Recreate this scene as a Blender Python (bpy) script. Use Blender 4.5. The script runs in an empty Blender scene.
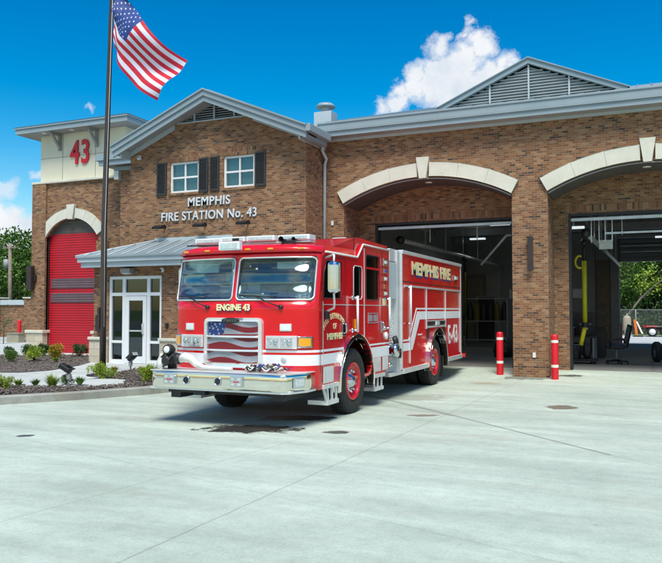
import bpy, math, random
from mathutils import Vector, Matrix, noise as mnoise
from mathutils.geometry import tessellate_polygon
random.seed(43)
S = bpy.context.scene
COL = S.collection
R = math.radians
ORG = {}

# ------------------------------------------------------------------ materials
def _new(name):
    m = bpy.data.materials.new(name); m.use_nodes = True
    nt = m.node_tree; b = nt.nodes['Principled BSDF']
    return m, nt, b
def N(nt, t, **kw):
    n = nt.nodes.new(t)
    for k, v in kw.items(): setattr(n, k, v)
    return n
def math_n(nt, op, a, b=None, clamp=False):
    n = N(nt, 'ShaderNodeMath', operation=op); n.use_clamp = clamp
    for i, v in enumerate((a, b)):
        if v is None: continue
        if isinstance(v, (int, float)): n.inputs[i].default_value = v
        else: nt.links.new(v, n.inputs[i])
    return n.outputs[0]
def mixc(nt, f, a, b, mode='MIX'):
    n = N(nt, 'ShaderNodeMix', data_type='RGBA', blend_type=mode)
    for i, v in ((0, f), (6, a), (7, b)):
        if isinstance(v, (int, float)): n.inputs[i].default_value = v
        elif isinstance(v, tuple): n.inputs[i].default_value = (v + (1,))[:4]
        else: nt.links.new(v, n.inputs[i])
    return n.outputs[2]
def noise_n(nt, vec, scale, detail=4, rough=.55, dims='3D'):
    n = N(nt, 'ShaderNodeTexNoise', noise_dimensions=dims)
    n.inputs['Scale'].default_value = scale; n.inputs['Detail'].default_value = detail
    n.inputs['Roughness'].default_value = rough
    if vec is not None: nt.links.new(vec, n.inputs['Vector'])
    return n.outputs[0]
def ramp_n(nt, fac, stops, const=False):
    n = N(nt, 'ShaderNodeValToRGB'); cr = n.color_ramp
    if const: cr.interpolation = 'CONSTANT'
    while len(cr.elements) < len(stops): cr.elements.new(.5)
    for e, (p, c) in zip(cr.elements, stops):
        e.position = p; e.color = (c + (1,))[:4] if isinstance(c, tuple) else (c, c, c, 1)
    nt.links.new(fac, n.inputs[0]); return n.outputs[0]
def bump_n(nt, b, h, strength=.3, dist=.01):
    n = N(nt, 'ShaderNodeBump'); n.inputs['Strength'].default_value = strength
    n.inputs['Distance'].default_value = dist
    nt.links.new(h, n.inputs['Height']); nt.links.new(n.outputs[0], b.inputs['Normal'])
def mat(name, base, rough=.5, metal=0., var=.12, vscale=3., bump=0., bscale=60., coat=0., emit=None, spec=.5, dirt=0.):
    m, nt, b = _new(name)
    tc = N(nt, 'ShaderNodeTexCoord').outputs['Object']
    f = noise_n(nt, tc, vscale, 5, .6)
    lo = tuple(c * (1 - var) for c in base); hi = tuple(min(1, c * (1 + var)) for c in base)
    c = ramp_n(nt, f, [(.3, lo), (.7, hi)])
    if dirt:
        d = noise_n(nt, tc, vscale * 6, 6, .7)
        d = ramp_n(nt, d, [(.5, 0.), (.75, dirt)])
        c = mixc(nt, d, c, (.16, .14, .11))
    nt.links.new(c, b.inputs['Base Color'])
    r = ramp_n(nt, noise_n(nt, tc, vscale * 2.3, 4), [(.25, max(0, rough * .8)), (.75, min(1, rough * 1.2))])
    nt.links.new(r, b.inputs['Roughness'])
    b.inputs['Metallic'].default_value = metal
    b.inputs['Coat Weight'].default_value = coat; b.inputs['Coat Roughness'].default_value = .06
    b.inputs['Specular IOR Level'].default_value = spec
    if bump: bump_n(nt, b, noise_n(nt, tc, bscale, 3), bump)
    if emit:
        b.inputs['Emission Color'].default_value = emit[0] + (1,); b.inputs['Emission Strength'].default_value = emit[1]
    return m
def brick_mat(name, bw, bh, cols, mortar, joint=.010, stagger=.5, rough=.9, bump=.6):
    """bricks laid out from the UVs, which are in metres"""
    m, nt, b = _new(name)
    uv = N(nt, 'ShaderNodeUVMap').outputs[0]
    sp = N(nt, 'ShaderNodeSeparateXYZ'); nt.links.new(uv, sp.inputs[0])
    u, v = sp.outputs[0], sp.outputs[1]
    rv = math_n(nt, 'DIVIDE', v, bh); row = math_n(nt, 'FLOOR', rv)
    par = math_n(nt, 'MULTIPLY', math_n(nt, 'FLOORED_MODULO', row, 2.), stagger)
    cu = math_n(nt, 'ADD', math_n(nt, 'DIVIDE', u, bw), par); cell = math_n(nt, 'FLOOR', cu)
    fu = math_n(nt, 'FRACT', cu); fv = math_n(nt, 'FRACT', rv)
    cb = N(nt, 'ShaderNodeCombineXYZ'); nt.links.new(cell, cb.inputs[0]); nt.links.new(row, cb.inputs[1])
    wn = N(nt, 'ShaderNodeTexWhiteNoise', noise_dimensions='2D'); nt.links.new(cb.outputs[0], wn.inputs['Vector'])
    stops = []; p = 0
    for w, c in cols: stops.append((p, c)); p += w
    c = ramp_n(nt, wn.outputs[0], stops, True)
    fine = noise_n(nt, uv, 55, 4, .7); c = mixc(nt, .35, c, ramp_n(nt, fine, [(.3, .35), (.7, 1.)]), 'MULTIPLY')
    broad = noise_n(nt, uv, .55, 4, .6); c = mixc(nt, .5, c, ramp_n(nt, broad, [(.3, .72), (.7, 1.)]), 'MULTIPLY')
    eu = math_n(nt, 'MULTIPLY', math_n(nt, 'MINIMUM', fu, math_n(nt, 'SUBTRACT', 1., fu)), bw)
    ev = math_n(nt, 'MULTIPLY', math_n(nt, 'MINIMUM', fv, math_n(nt, 'SUBTRACT', 1., fv)), bh)
    e = math_n(nt, 'MINIMUM', eu, ev)
    k = math_n(nt, 'DIVIDE', math_n(nt, 'SUBTRACT', e, joint * .3), joint * .4, True)
    nt.links.new(mixc(nt, k, mortar, c), b.inputs['Base Color'])
    b.inputs['Roughness'].default_value = rough
    h = math_n(nt, 'ADD', k, math_n(nt, 'MULTIPLY', fine, .35))
    bump_n(nt, b, h, bump, .006)
    return m
def glass_mat(name, tint, refl=.12, rough=.02, base=.5):
    m, nt, b = _new(name); nt.nodes.remove(b)
    t = N(nt, 'ShaderNodeBsdfTransparent'); t.inputs[0].default_value = tint + (1,)
    g = N(nt, 'ShaderNodeBsdfGlossy'); g.inputs['Roughness'].default_value = rough; g.inputs[0].default_value = (.8, .9, .92, 1)
    f = N(nt, 'ShaderNodeFresnel'); f.inputs[0].default_value = 1.5
    k = math_n(nt, 'ADD', math_n(nt, 'MULTIPLY', f.outputs[0], base * 2), refl, True)
    mx = N(nt, 'ShaderNodeMixShader'); nt.links.new(k, mx.inputs[0])
    nt.links.new(t.outputs[0], mx.inputs[1]); nt.links.new(g.outputs[0], mx.inputs[2])
    nt.links.new(mx.outputs[0], nt.nodes['Material Output'].inputs[0])
    return m

BR = [(.20, (.315, .162, .074)), (.19, (.25, .122, .056)), (.19, (.37, .205, .098)), (.13, (.43, .275, .15)),
      (.11, (.205, .094, .046)), (.08, (.29, .19, .112)), (.035, (.068, .048, .036)), (.05, (.125, .08, .053))]
_m = [sum(w * c[k] for w, c in BR) / sum(w for w, c in BR) for k in range(3)]
BR = [(w, tuple((_m[k] + (c[k] - _m[k]) * .92) * (.88, .80, .72)[k] for k in range(3))) for w, c in BR]
M = {}
M['brick'] = brick_mat('brick', .150, .055, BR, (.28, .215, .15), .009)
M['soldier'] = brick_mat('soldier_brick', .060, .203, BR, (.25, .19, .135), .009, stagger=0.)
M['block'] = brick_mat('stone_block', .40, .20, [(.4, (.62, .56, .42)), (.3, (.56, .50, .37)), (.3, (.67, .61, .48))], (.36, .32, .24), .012, bump=.9)
M['stone'] = mat('cast_stone', (.60, .60, .50), .85, var=.08, vscale=2, bump=.15, dirt=.12)
M['stucco'] = mat('cream_stucco', (.68, .66, .50), .9, var=.05, vscale=1.2, bump=.25, bscale=120)
M['joint'] = mat('joint_dark', (.22, .21, .17), .9)
M['trim'] = mat('painted_metal_trim', (.25, .325, .35), .45, var=.06, vscale=1.5)
M['trimlight'] = mat('light_metal_trim', (.42, .50, .52), .4, var=.06)
M['roof'] = mat('standing_seam_metal', (.30, .37, .39), .42, .25, var=.08, vscale=.8)
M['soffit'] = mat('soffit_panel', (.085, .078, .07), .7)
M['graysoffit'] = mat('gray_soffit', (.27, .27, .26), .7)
M['white'] = mat('white_frame', (.72, .75, .74), .4, var=.04)
M['offwhite'] = mat('off_white', (.68, .70, .66), .5, var=.05)
M['shutter'] = mat('charcoal_shutter', (.032, .034, .036), .5, var=.2)
M['letters'] = mat('pale_metal_letters', (.56, .63, .66), .4, var=.05)
M['redletters'] = mat('red_letters', (.60, .008, .014), .4, var=.05)
M['winglass'] = glass_mat('window_glass', (.80, .88, .86), .05, base=.3)
M['doorglass'] = glass_mat('dark_glass', (.35, .42, .42), .05, base=.4)
M['blind'] = mat('window_blind', (.62, .66, .60), .8, var=.12, vscale=2)
M['reddoor'] = mat('red_door_paint', (.40, .004, .014), .5, var=.08, vscale=1)
M['grayslat'] = mat('maroon_gray_slats', (.115, .075, .085), .5)
M['tymp'] = mat('brown_gray_slats', (.085, .075, .060), .6)
M['black'] = mat('black_metal', (.014, .014, .015), .5, var=.3)
M['rubber'] = mat('tyre_rubber', (.018, .018, .018), .85, var=.35, vscale=9, bump=.3, bscale=30, dirt=.25)
M['bronze'] = mat('dark_bronze', (.030, .022, .020), .5)
M['polebrown'] = mat('bronze_pole', (.060, .046, .040), .38, .3, var=.12)
M['interior'] = mat('bay_wall', (.36, .36, .34), .9, var=.12, vscale=1, bump=.2)
M['ceil'] = mat('bay_ceiling', (.34, .34, .33), .9, var=.15)
M['steel'] = mat('galvanised_steel', (.55, .58, .56), .42, .35, var=.15, vscale=5)
M['graysteel'] = mat('gray_painted_steel', (.27, .28, .285), .55, var=.1)
M['yellow'] = mat('yellow_hose', (.62, .56, .01), .6, var=.12, vscale=8, bump=.4, bscale=70)
M['yellowshade'] = mat('shaded_yellow', (.12, .10, .012), .6)  # darker copy of the hose yellow, left bay's dimness put into the colour
# truck
M['red'] = mat('fire_red_paint', (.62, .0035, .009), .25, var=.05, vscale=1.2, coat=.6, spec=.4)
M['redwheel'] = mat('red_wheel_paint', (.55, .004, .010), .3, var=.1, coat=.6, dirt=.12)
M['stripe'] = mat('reflective_white', (.78, .80, .80), .35, var=.05)
M['bright'] = mat('bright_chrome', (.86, .88, .88), .14, .6, var=.04)
M['chrome'] = mat('chrome', (.60, .65, .68), .08, 1., var=.05)
M['steelp'] = mat('polished_steel', (.82, .80, .72), .09, 1., var=.05, vscale=2.5, bump=.05, bscale=7)
M['alum'] = mat('brushed_aluminium', (.66, .69, .68), .36, .45, var=.1)
M['gold'] = mat('gold_leaf', (.78, .68, .36), .4, .0, var=.25, vscale=30)
M['bluesh'] = mat('blue_shadow', (.02, .05, .22), .5)
M['windshield'] = glass_mat('windscreen_glass', (.80, .93, .92), .09, .055, .2)
M['sideglass'] = glass_mat('tinted_side_glass', (.25, .32, .32), .07, .08, .35)
M['cabin'] = mat('cab_interior', (.48, .55, .55), .8, var=.25)
M['seat'] = mat('gray_seat', (.74, .80, .78), .8, var=.15)
M['amber'] = mat('amber_lens', (.80, .34, .01), .18, coat=1, var=.1)
M['lampglass'] = mat('headlamp_lens', (.62, .66, .66), .1, .5, coat=1, var=.2, vscale=25)
M['redlens'] = mat('red_lens', (.5, .01, .01), .15, coat=1)
M['whitelens'] = mat('white_lens', (.72, .78, .78), .2, coat=1)
M['bluelens'] = mat('blue_lens', (.02, .05, .35), .15, coat=1)
M['hosewhite'] = mat('canvas_hose', (.62, .62, .56), .85, var=.15, vscale=8, bump=.4, bscale=90)
M['flagblue'] = mat('flag_blue', (.012, .045, .20), .75, var=.15, bump=.2)
M['flagred'] = mat('flag_red', (.48, .010, .03), .75, var=.1, bump=.2)
M['flagwhite'] = mat('flag_white', (.62, .64, .72), .75, var=.05, bump=.2)
M['grred'] = mat('grille_red', (.17, .008, .014), .4)
M['grwhite'] = mat('grille_white', (.27, .29, .32), .4)
M['grblue'] = mat('grille_blue', (.010, .035, .15), .4)
M['bolred'] = mat('bollard_red', (.60, .008, .018), .4, var=.08, dirt=.05)
M['tape'] = mat('reflective_tape', (.8, .78, .68), .35)
M['orange'] = mat('orange_plastic', (.75, .16, .02), .5)
M['beige'] = mat('beige_box', (.33, .30, .22), .7)
M['wood'] = mat('weathered_wood', (.22, .18, .14), .9, var=.25, vscale=4)
M['bark'] = mat('bark', (.10, .075, .05), .95, var=.3, vscale=8, bump=.6, bscale=25)
def leaf_mat(name, a, b_, c_=None):
    m, nt, b = _new(name)
    oi = N(nt, 'ShaderNodeTexCoord').outputs['Object']
    f = noise_n(nt, oi, .9, 5, .7)
    nt.links.new(ramp_n(nt, f, [(.32, a), (.56, b_), (.72, c_ or b_)]), b.inputs['Base Color'])
    b.inputs['Roughness'].default_value = .55
    b.inputs['Specular IOR Level'].default_value = .3
    b.inputs['Transmission Weight'].default_value = 0
    return m
M['leafdark'] = leaf_mat('dark_leaves', (.018, .045, .012), (.040, .095, .020), (.075, .15, .03))
M['leafmid'] = leaf_mat('mid_leaves', (.03, .075, .012), (.075, .16, .02), (.16, .27, .035))
M['leaflite'] = leaf_mat('light_leaves', (.12, .20, .02), (.26, .36, .03), (.36, .44, .05))
M['leafgold'] = leaf_mat('golden_leaves', (.20, .19, .02), (.42, .33, .03), (.50, .30, .06))
M['shrubgreen'] = leaf_mat('shrub_leaves', (.04, .10, .02), (.10, .20, .03), (.16, .28, .05))
M['shrubdark'] = leaf_mat('dark_shrub_leaves', (.02, .06, .02), (.05, .12, .03), (.08, .17, .04))

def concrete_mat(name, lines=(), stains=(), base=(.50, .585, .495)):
    m, nt, b = _new(name)
    pos = N(nt, 'ShaderNodeNewGeometry').outputs['Position']
    sp = N(nt, 'ShaderNodeSeparateXYZ'); nt.links.new(pos, sp.inputs[0]); X, Y = sp.outputs[0], sp.outputs[1]
    # broom / drag streaks run along the slabs
    mp = N(nt, 'ShaderNodeMapping'); nt.links.new(pos, mp.inputs[0]); mp.inputs['Rotation'].default_value = (0, 0, R(12)); mp.inputs['Scale'].default_value = (.35, 1.6, 1)
    streak = noise_n(nt, mp.outputs[0], 1.3, 7, .62)
    blotch = noise_n(nt, pos, .38, 6, .6); speck = noise_n(nt, pos, 42, 4, .7)
    c = ramp_n(nt, streak, [(.28, tuple(x * .80 for x in base)), (.5, tuple(x * .97 for x in base)), (.72, tuple(min(1, x * 1.16) for x in base))])
    c = mixc(nt, .8, c, ramp_n(nt, blotch, [(.3, (.70, .73, .71)), (.62, (1., 1., 1.))]), 'MULTIPLY')
    c = mixc(nt, .45, c, ramp_n(nt, speck, [(.3, .55), (.65, 1.)]), 'MULTIPLY')
    mid = noise_n(nt, pos, 7.5, 6, .72); c = mixc(nt, .55, c, ramp_n(nt, mid, [(.28, (.72, .73, .70)), (.55, (1., 1., 1.)), (.75, (1., 1., 1.))]), 'MULTIPLY')
    pits = ramp_n(nt, noise_n(nt, pos, 9, 2, .5), [(.22, .45), (.27, 1.)])
    c = mixc(nt, .5, c, pits, 'MULTIPLY')
    mp2 = N(nt, 'ShaderNodeMapping'); nt.links.new(pos, mp2.inputs[0]); mp2.inputs['Rotation'].default_value = (0, 0, R(-9)); mp2.inputs['Scale'].default_value = (.12, 1.9, 1)
    warm = noise_n(nt, mp2.outputs[0], 1.1, 5, .6)
    c = mixc(nt, ramp_n(nt, warm, [(.55, 0.), (.75, .45)]), c, (.40, .38, .30))
    wob = math_n(nt, 'MULTIPLY', math_n(nt, 'SUBTRACT', noise_n(nt, pos, 3., 5, .7), .5), .05)
    for (x0, y0, x1, y1, w, dark) in lines:
        L = math.hypot(x1 - x0, y1 - y0); nx, ny = -(y1 - y0) / L, (x1 - x0) / L; tx, ty = (x1 - x0) / L, (y1 - y0) / L
        d = math_n(nt, 'ADD', math_n(nt, 'MULTIPLY', X, nx), math_n(nt, 'MULTIPLY', Y, ny))
        d = math_n(nt, 'ABSOLUTE', math_n(nt, 'ADD', math_n(nt, 'SUBTRACT', d, nx * x0 + ny * y0), wob))
        t = math_n(nt, 'SUBTRACT', math_n(nt, 'ADD', math_n(nt, 'MULTIPLY', X, tx), math_n(nt, 'MULTIPLY', Y, ty)), tx * x0 + ty * y0)
        k = math_n(nt, 'SUBTRACT', 1., math_n(nt, 'DIVIDE', d, w), True)
        inr = math_n(nt, 'MULTIPLY', math_n(nt, 'GREATER_THAN', t, 0.), math_n(nt, 'LESS_THAN', t, L))
        k = math_n(nt, 'MULTIPLY', math_n(nt, 'MULTIPLY', k, inr), dark, True)
        c = mixc(nt, k, c, (.11, .105, .09))
    wet = None
    n2 = math_n(nt, 'MULTIPLY', math_n(nt, 'SUBTRACT', noise_n(nt, pos, 4.5, 5, .65), .5), 1.9)
    for (cx, cy, rx, ry, ang, dark, col) in stains:
        ca, sa = math.cos(ang), math.sin(ang)
        dx = math_n(nt, 'SUBTRACT', X, cx); dy = math_n(nt, 'SUBTRACT', Y, cy)
        a = math_n(nt, 'DIVIDE', math_n(nt, 'ADD', math_n(nt, 'MULTIPLY', dx, ca), math_n(nt, 'MULTIPLY', dy, sa)), rx)
        e = math_n(nt, 'DIVIDE', math_n(nt, 'SUBTRACT', math_n(nt, 'MULTIPLY', dy, ca), math_n(nt, 'MULTIPLY', dx, sa)), ry)
        q = math_n(nt, 'SQRT', math_n(nt, 'ADD', math_n(nt, 'MULTIPLY', a, a), math_n(nt, 'MULTIPLY', e, e)))
        k = math_n(nt, 'MULTIPLY', math_n(nt, 'SUBTRACT', math_n(nt, 'ADD', 1., n2), q), 5., True)
        k = math_n(nt, 'MULTIPLY', k, dark)
        c = mixc(nt, k, c, col); wet = k if wet is None else math_n(nt, 'MAXIMUM', wet, k)
    nt.links.new(c, b.inputs['Base Color'])
    if wet is not None:
        nt.links.new(math_n(nt, 'SUBTRACT', .85, math_n(nt, 'MULTIPLY', wet, .5)), b.inputs['Roughness'])
    else: b.inputs['Roughness'].default_value = .85
    bump_n(nt, b, speck, .25, .004)
    return m
WETC = (.042, .042, .038); BRN = (.15, .12, .085); RUST = (.36, .25, .13)
M['apron'] = concrete_mat('concrete_apron',
    lines=[(-3.38, 1.0, -2.76, 19.4, .014, .5), (-5.2, 1., -4.1, 9.5, .016, .3), (-5.8, 14.3, -2.85, 11.54, .10, .6), (-2.85, 11.54, -.43, 9.17, .045, .7), (-.43, 9.17, 3.2, 6.0, .022, .35),
           (-4.6, 12.4, -2.85, 11.54, .03, .5), (-2.6, 14.2, 3., 9.6, .018, .5), (-13, 8.9, 6, 3.2, .016, .25), (-7.6, 4.6, -5.4, 19, .016, .3), (2.1, 1., 2.5, 19.4, .02, .6)],
    stains=[(-5.22, 9.14, .74, .38, .38, 1., WETC), (-5.05, 10.35, .66, .28, .4, .95, WETC), (-3.99, 9.34, .2, .14, .4, .9, WETC), (-3.34, 11.4, .3, .13, .4, .8, BRN),
            (-1.40, 13.3, .34, .27, 1.1, .85, BRN), (-7.70, 7.44, .13, .10, .5, .95, WETC), (-2.75, 18.3, .62, .26, .1, .6, WETC), (-1.80, 18.75, .36, .14, .1, .85, WETC),
            (-3.45, 16.9, .35, .22, .3, .55, RUST), (-7.2, 9.2, .5, .2, .1, .12, WETC), (-4.3, 13.6, .9, .5, .3, .35, BRN)])
M['walk'] = concrete_mat('concrete_walk', lines=[(-14, 8.5, -11., 13.5, .02, .3), (-16, 13, -11, 15.6, .015, .3)], base=(.56, .60, .57))
M['kerb'] = concrete_mat('kerb_concrete', base=(.36, .37, .33), stains=[(-10.0, 10.6, .3, .3, .9, .35, BRN)])
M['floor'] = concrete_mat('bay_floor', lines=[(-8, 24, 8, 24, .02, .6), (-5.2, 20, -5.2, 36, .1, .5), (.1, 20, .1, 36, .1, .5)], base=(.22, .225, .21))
def ground_mat(name, stops, sc, bump=.8):
    m, nt, b = _new(name); pos = N(nt, 'ShaderNodeNewGeometry').outputs['Position']
    f = noise_n(nt, pos, sc, 8, .75)
    nt.links.new(ramp_n(nt, f, stops), b.inputs['Base Color']); b.inputs['Roughness'].default_value = .95
    bump_n(nt, b, f, bump, .05); return m
M['mulch'] = ground_mat('mulch', [(.3, (.05, .042, .036)), (.5, (.13, .112, .095)), (.7, (.25, .22, .19))], 26)
M['chips'] = ground_mat('mulch_chips', [(.3, (.04, .034, .03)), (.5, (.14, .12, .10)), (.7, (.30, .27, .24))], 7)
M['asphalt'] = ground_mat('asphalt', [(.3, (.10, .10, .098)), (.7, (.16, .16, .155))], 6)
M['grass'] = ground_mat('grass', [(.3, (.035, .07, .012)), (.7, (.10, .16, .03))], 1.2)

# ------------------------------------------------------------------ mesh builder
class MB:
    def __init__(s): s.v = []; s.f = []; s.mi = []; s.sm = []
    def add(s, vs, fs, mi=0, sm=False):
        o = len(s.v); s.v += [tuple(v) for v in vs]
        for f in fs: s.f.append(tuple(i + o for i in f)); s.mi.append(mi); s.sm.append(sm)
        return s
    def box(s, x0, x1, y0, y1, z0, z1, mi=0):
        x0, x1 = min(x0, x1), max(x0, x1); y0, y1 = min(y0, y1), max(y0, y1); z0, z1 = min(z0, z1), max(z0, z1)
        v = [(x, y, z) for x in (x0, x1) for y in (y0, y1) for z in (z0, z1)]
        return s.add(v, [(0, 1, 3, 2), (4, 6, 7, 5), (0, 4, 5, 1), (2, 3, 7, 6), (0, 2, 6, 4), (1, 5, 7, 3)], mi)
    def obox(s, c, ax, ay, az, hx, hy, hz, mi=0):
        c = Vector(c); ax, ay, az = [Vector(a).normalized() for a in (ax, ay, az)]
        v = [c + ax * (hx * i) + ay * (hy * j) + az * (hz * k) for i in (-1, 1) for j in (-1, 1) for k in (-1, 1)]
        return s.add(v, [(0, 1, 3, 2), (4, 6, 7, 5), (0, 4, 5, 1), (2, 3, 7, 6), (0, 2, 6, 4), (1, 5, 7, 3)], mi)
    def plate(s, outer, axis, a, b, holes=(), mi=0):
        """2D outline (with holes) extruded from a to b along axis. axis y: (x,z); x: (y,z); z: (x,y)"""
        def P(p, t):
            return {'y': (p[0], t, p[1]), 'x': (t, p[0], p[1]), 'z': (p[0], p[1], t)}[axis]
        loops = [list(outer)] + [list(h) for h in holes]
        flat = [p for l in loops for p in l]; n = len(flat)
        tris = tessellate_polygon([[Vector((p[0], p[1], 0)) for p in l] for l in loops])
        o = len(s.v)
        s.v += [P(p, a) for p in flat] + [P(p, b) for p in flat]
        for t in tris:
            s.f.append(tuple(i + o for i in t)); s.f.append(tuple(i + o + n for i in reversed(t))); s.mi += [mi, mi]; s.sm += [False, False]
        k = o
        for l in loops:
            L = len(l)
            for i in range(L):
                j = (i + 1) % L; s.f.append((k + i, k + j, k + j + n, k + i + n)); s.mi.append(mi); s.sm.append(False)
            k += L
        return s
    def tube(s, pts, r, seg=8, closed=False, mi=0, cap=True):
        pts = [Vector(p) for p in pts]; n = len(pts); rs = r if isinstance(r, (list, tuple)) else [r] * n
        rings = []; prev = None
        for i, p in enumerate(pts):
            a = pts[i - 1] if (i > 0 or closed) else p; b = pts[(i + 1) % n] if (i < n - 1 or closed) else p
            t = (b - a).normalized()
            if prev is None:
                u = t.cross(Vector((0, 0, 1)));
                if u.length < .1: u = t.cross(Vector((0, 1, 0)))
                u.normalize()
            else:
                u = prev - t * prev.dot(t); u.normalize()
            w = t.cross(u); prev = u
            rings.append([p + (u * math.cos(2 * math.pi * k / seg) + w * math.sin(2 * math.pi * k / seg)) * rs[i] for k in range(seg)])
        o = len(s.v)
        for rg in rings: s.v += [tuple(v) for v in rg]
        m = n if closed else n - 1
        for i in range(m):
            for k in range(seg):
                a = o + i * seg; b = o + ((i + 1) % n) * seg; k2 = (k + 1) % seg
                s.f.append((a + k, a + k2, b + k2, b + k)); s.mi.append(mi); s.sm.append(True)
        if cap and not closed:
            s.f.append(tuple(o + k for k in reversed(range(seg)))); s.f.append(tuple(o + (n - 1) * seg + k for k in range(seg))); s.mi += [mi, mi]; s.sm += [False, False]
        return s
    def lathe(s, c, axis, prof, seg=32, mi=0, mis=None):
        """prof: list of (radius, height along axis)"""
        c = Vector(c); ax = Vector(axis).normalized(); u = ax.cross(Vector((0, 0, 1)))
        if u.length < .1: u = ax.cross(Vector((1, 0, 0)))
        u.normalize(); w = ax.cross(u); o = len(s.v)
        for r, h in prof:
            for k in range(seg):
                t = 2 * math.pi * k / seg; s.v.append(tuple(c + ax * h + (u * math.cos(t) + w * math.sin(t)) * max(r, 1e-4)))
        for i in range(len(prof) - 1):
            for k in range(seg):
                k2 = (k + 1) % seg; s.f.append((o + i * seg + k, o + i * seg + k2, o + (i + 1) * seg + k2, o + (i + 1) * seg + k))
                s.mi.append(mis[i] if mis else mi); s.sm.append(True)
        return s
    def ball(s, c, r, seg=14, mi=0, sc=(1, 1, 1)):
        n = seg // 2; o = len(s.v)
        for i in range(n + 1):
            ph = math.pi * i / n
            for k in range(seg):
                t = 2 * math.pi * k / seg
                s.v.append((c[0] + r * sc[0] * math.sin(ph) * math.cos(t), c[1] + r * sc[1] * math.sin(ph) * math.sin(t), c[2] + r * sc[2] * math.cos(ph)))
        for i in range(n):
            for k in range(seg):
                k2 = (k + 1) % seg; s.f.append((o + i * seg + k, o + (i + 1) * seg + k, o + (i + 1) * seg + k2, o + i * seg + k2)); s.mi.append(mi); s.sm.append(True)
        return s
    def build(s, name, mats, parent=None, org=None, bevel=0, label=None, cat=None, group=None, kind=None, uvoff=(0, 0)):
        if not isinstance(mats, (list, tuple)): mats = [mats]
        o = Vector(ORG[parent.name]) if parent is not None else Vector(org or (0, 0, 0))
        me = bpy.data.meshes.new(name); me.from_pydata([tuple(Vector(v) - o) for v in s.v], [], s.f)
        for m in mats: me.materials.append(M[m] if isinstance(m, str) else m)
        me.polygons.foreach_set('material_index', s.mi); me.polygons.foreach_set('use_smooth', s.sm)
        uvl = me.uv_layers.new(name='UVMap')
        me.update()
        for p in me.polygons:
            n = p.normal; ax = max(range(3), key=lambda i: abs(n[i]))
            for li in p.loop_indices:
                w = s.v[me.loops[li].vertex_index]
                q = (w[1], w[2]) if ax == 0 else (w[0], w[2]) if ax == 1 else (w[0], w[1])
                uvl.data[li].uv = (q[0] + 50 + uvoff[0], q[1] + 50 + uvoff[1])
        ob = bpy.data.objects.new(name, me); COL.objects.link(ob)
        if parent is not None: ob.parent = parent
        else: ob.location = o
        ORG[ob.name] = tuple(o)
        if bevel:
            md = ob.modifiers.new('Bevel', 'BEVEL'); md.width = bevel; md.segments = 2; md.limit_method = 'ANGLE'; md.angle_limit = R(40)
        return tag(ob, label, cat, group, kind)
    def split(s, name, mats, parent, **kw):
        """one object for each separate piece"""
        par = list(range(len(s.v)))
        def find(i):
            while par[i] != i: par[i] = par[par[i]]; i = par[i]
            return i
        for f in s.f:
            for k in f[1:]: par[find(k)] = find(f[0])
        groups = {}
        for n_, f in enumerate(s.f): groups.setdefault(find(f[0]), []).append(n_)
        out_ = []
        for g in groups.values():
            m = MB(); mp = {}
            for n_ in g:
                for i in s.f[n_]:
                    if i not in mp: mp[i] = len(m.v); m.v.append(s.v[i])
                m.f.append(tuple(mp[i] for i in s.f[n_])); m.mi.append(s.mi[n_]); m.sm.append(s.sm[n_])
            out_.append(m.build(name, mats, parent, **kw))
        return out_[0]
def tag(o, label=None, cat=None, group=None, kind=None):
    for k, v in (('label', label), ('category', cat), ('group', group), ('kind', kind)):
        if v: o[k] = v
    return o
def thing(name, label, cat, loc, group=None, kind=None):
    o = bpy.data.objects.new(name, None); COL.objects.link(o); o.location = loc; o.empty_display_size = .2
    ORG[o.name] = tuple(loc); return tag(o, label, cat, group, kind)
def copy_tree(o, parent=None):
    c = o.copy(); COL.objects.link(c)
    if parent is not None: c.parent = parent
    for ch in list(o.children): copy_tree(ch, c)
    return c
def text(name, body, size, mtx, m, parent, depth=.02, bold=.0, xs=1., spacing=1., align='CENTER'):
    cu = bpy.data.curves.new('txt', 'FONT'); cu.body = body; cu.size = size; cu.extrude = depth / 2; cu.offset = bold
    cu.align_x = align; cu.align_y = 'BOTTOM_BASELINE' if False else 'CENTER'; cu.space_character = spacing
    ob = bpy.data.objects.new('txt', cu); COL.objects.link(ob)
    dg = bpy.context.evaluated_depsgraph_get(); me = bpy.data.meshes.new_from_object(ob.evaluated_get(dg))
    bpy.data.objects.remove(ob); bpy.data.curves.remove(cu)
    o = Vector(ORG[parent.name])
    me.transform(Matrix.Translation(-o) @ mtx @ Matrix.Diagonal((xs, 1, 1, 1)))
    me.materials.clear(); me.materials.append(M[m]); me.name = name
    ob = bpy.data.objects.new(name, me); COL.objects.link(ob); ob.parent = parent; ORG[ob.name] = tuple(o)
    return ob
def face_m(loc):   # text on a wall that faces -Y
    return Matrix.Translation(loc) @ Matrix(((1, 0, 0, 0), (0, 0, -1, 0), (0, 1, 0, 0), (0, 0, 0, 1)))
def side_p(loc):   # text on a side that faces +X
    return Matrix.Translation(loc) @ Matrix(((0, 0, 1, 0), (1, 0, 0, 0), (0, 1, 0, 0), (0, 0, 0, 1)))
def side_m(loc):   # text on a side that faces -X
    return Matrix.Translation(loc) @ Matrix(((0, 0, -1, 0), (-1, 0, 0, 0), (0, 1, 0, 0), (0, 0, 0, 1)))
def rrect(x0, x1, z0, z1, r, n=4):
    pts = []
    for cx, cz, a0 in ((x1 - r, z1 - r, 0), (x0 + r, z1 - r, 90), (x0 + r, z0 + r, 180), (x1 - r, z0 + r, 270)):
        for i in range(n + 1):
            a = R(a0 + 90 * i / n); pts.append((cx + r * math.cos(a), cz + r * math.sin(a)))
    return pts
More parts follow.
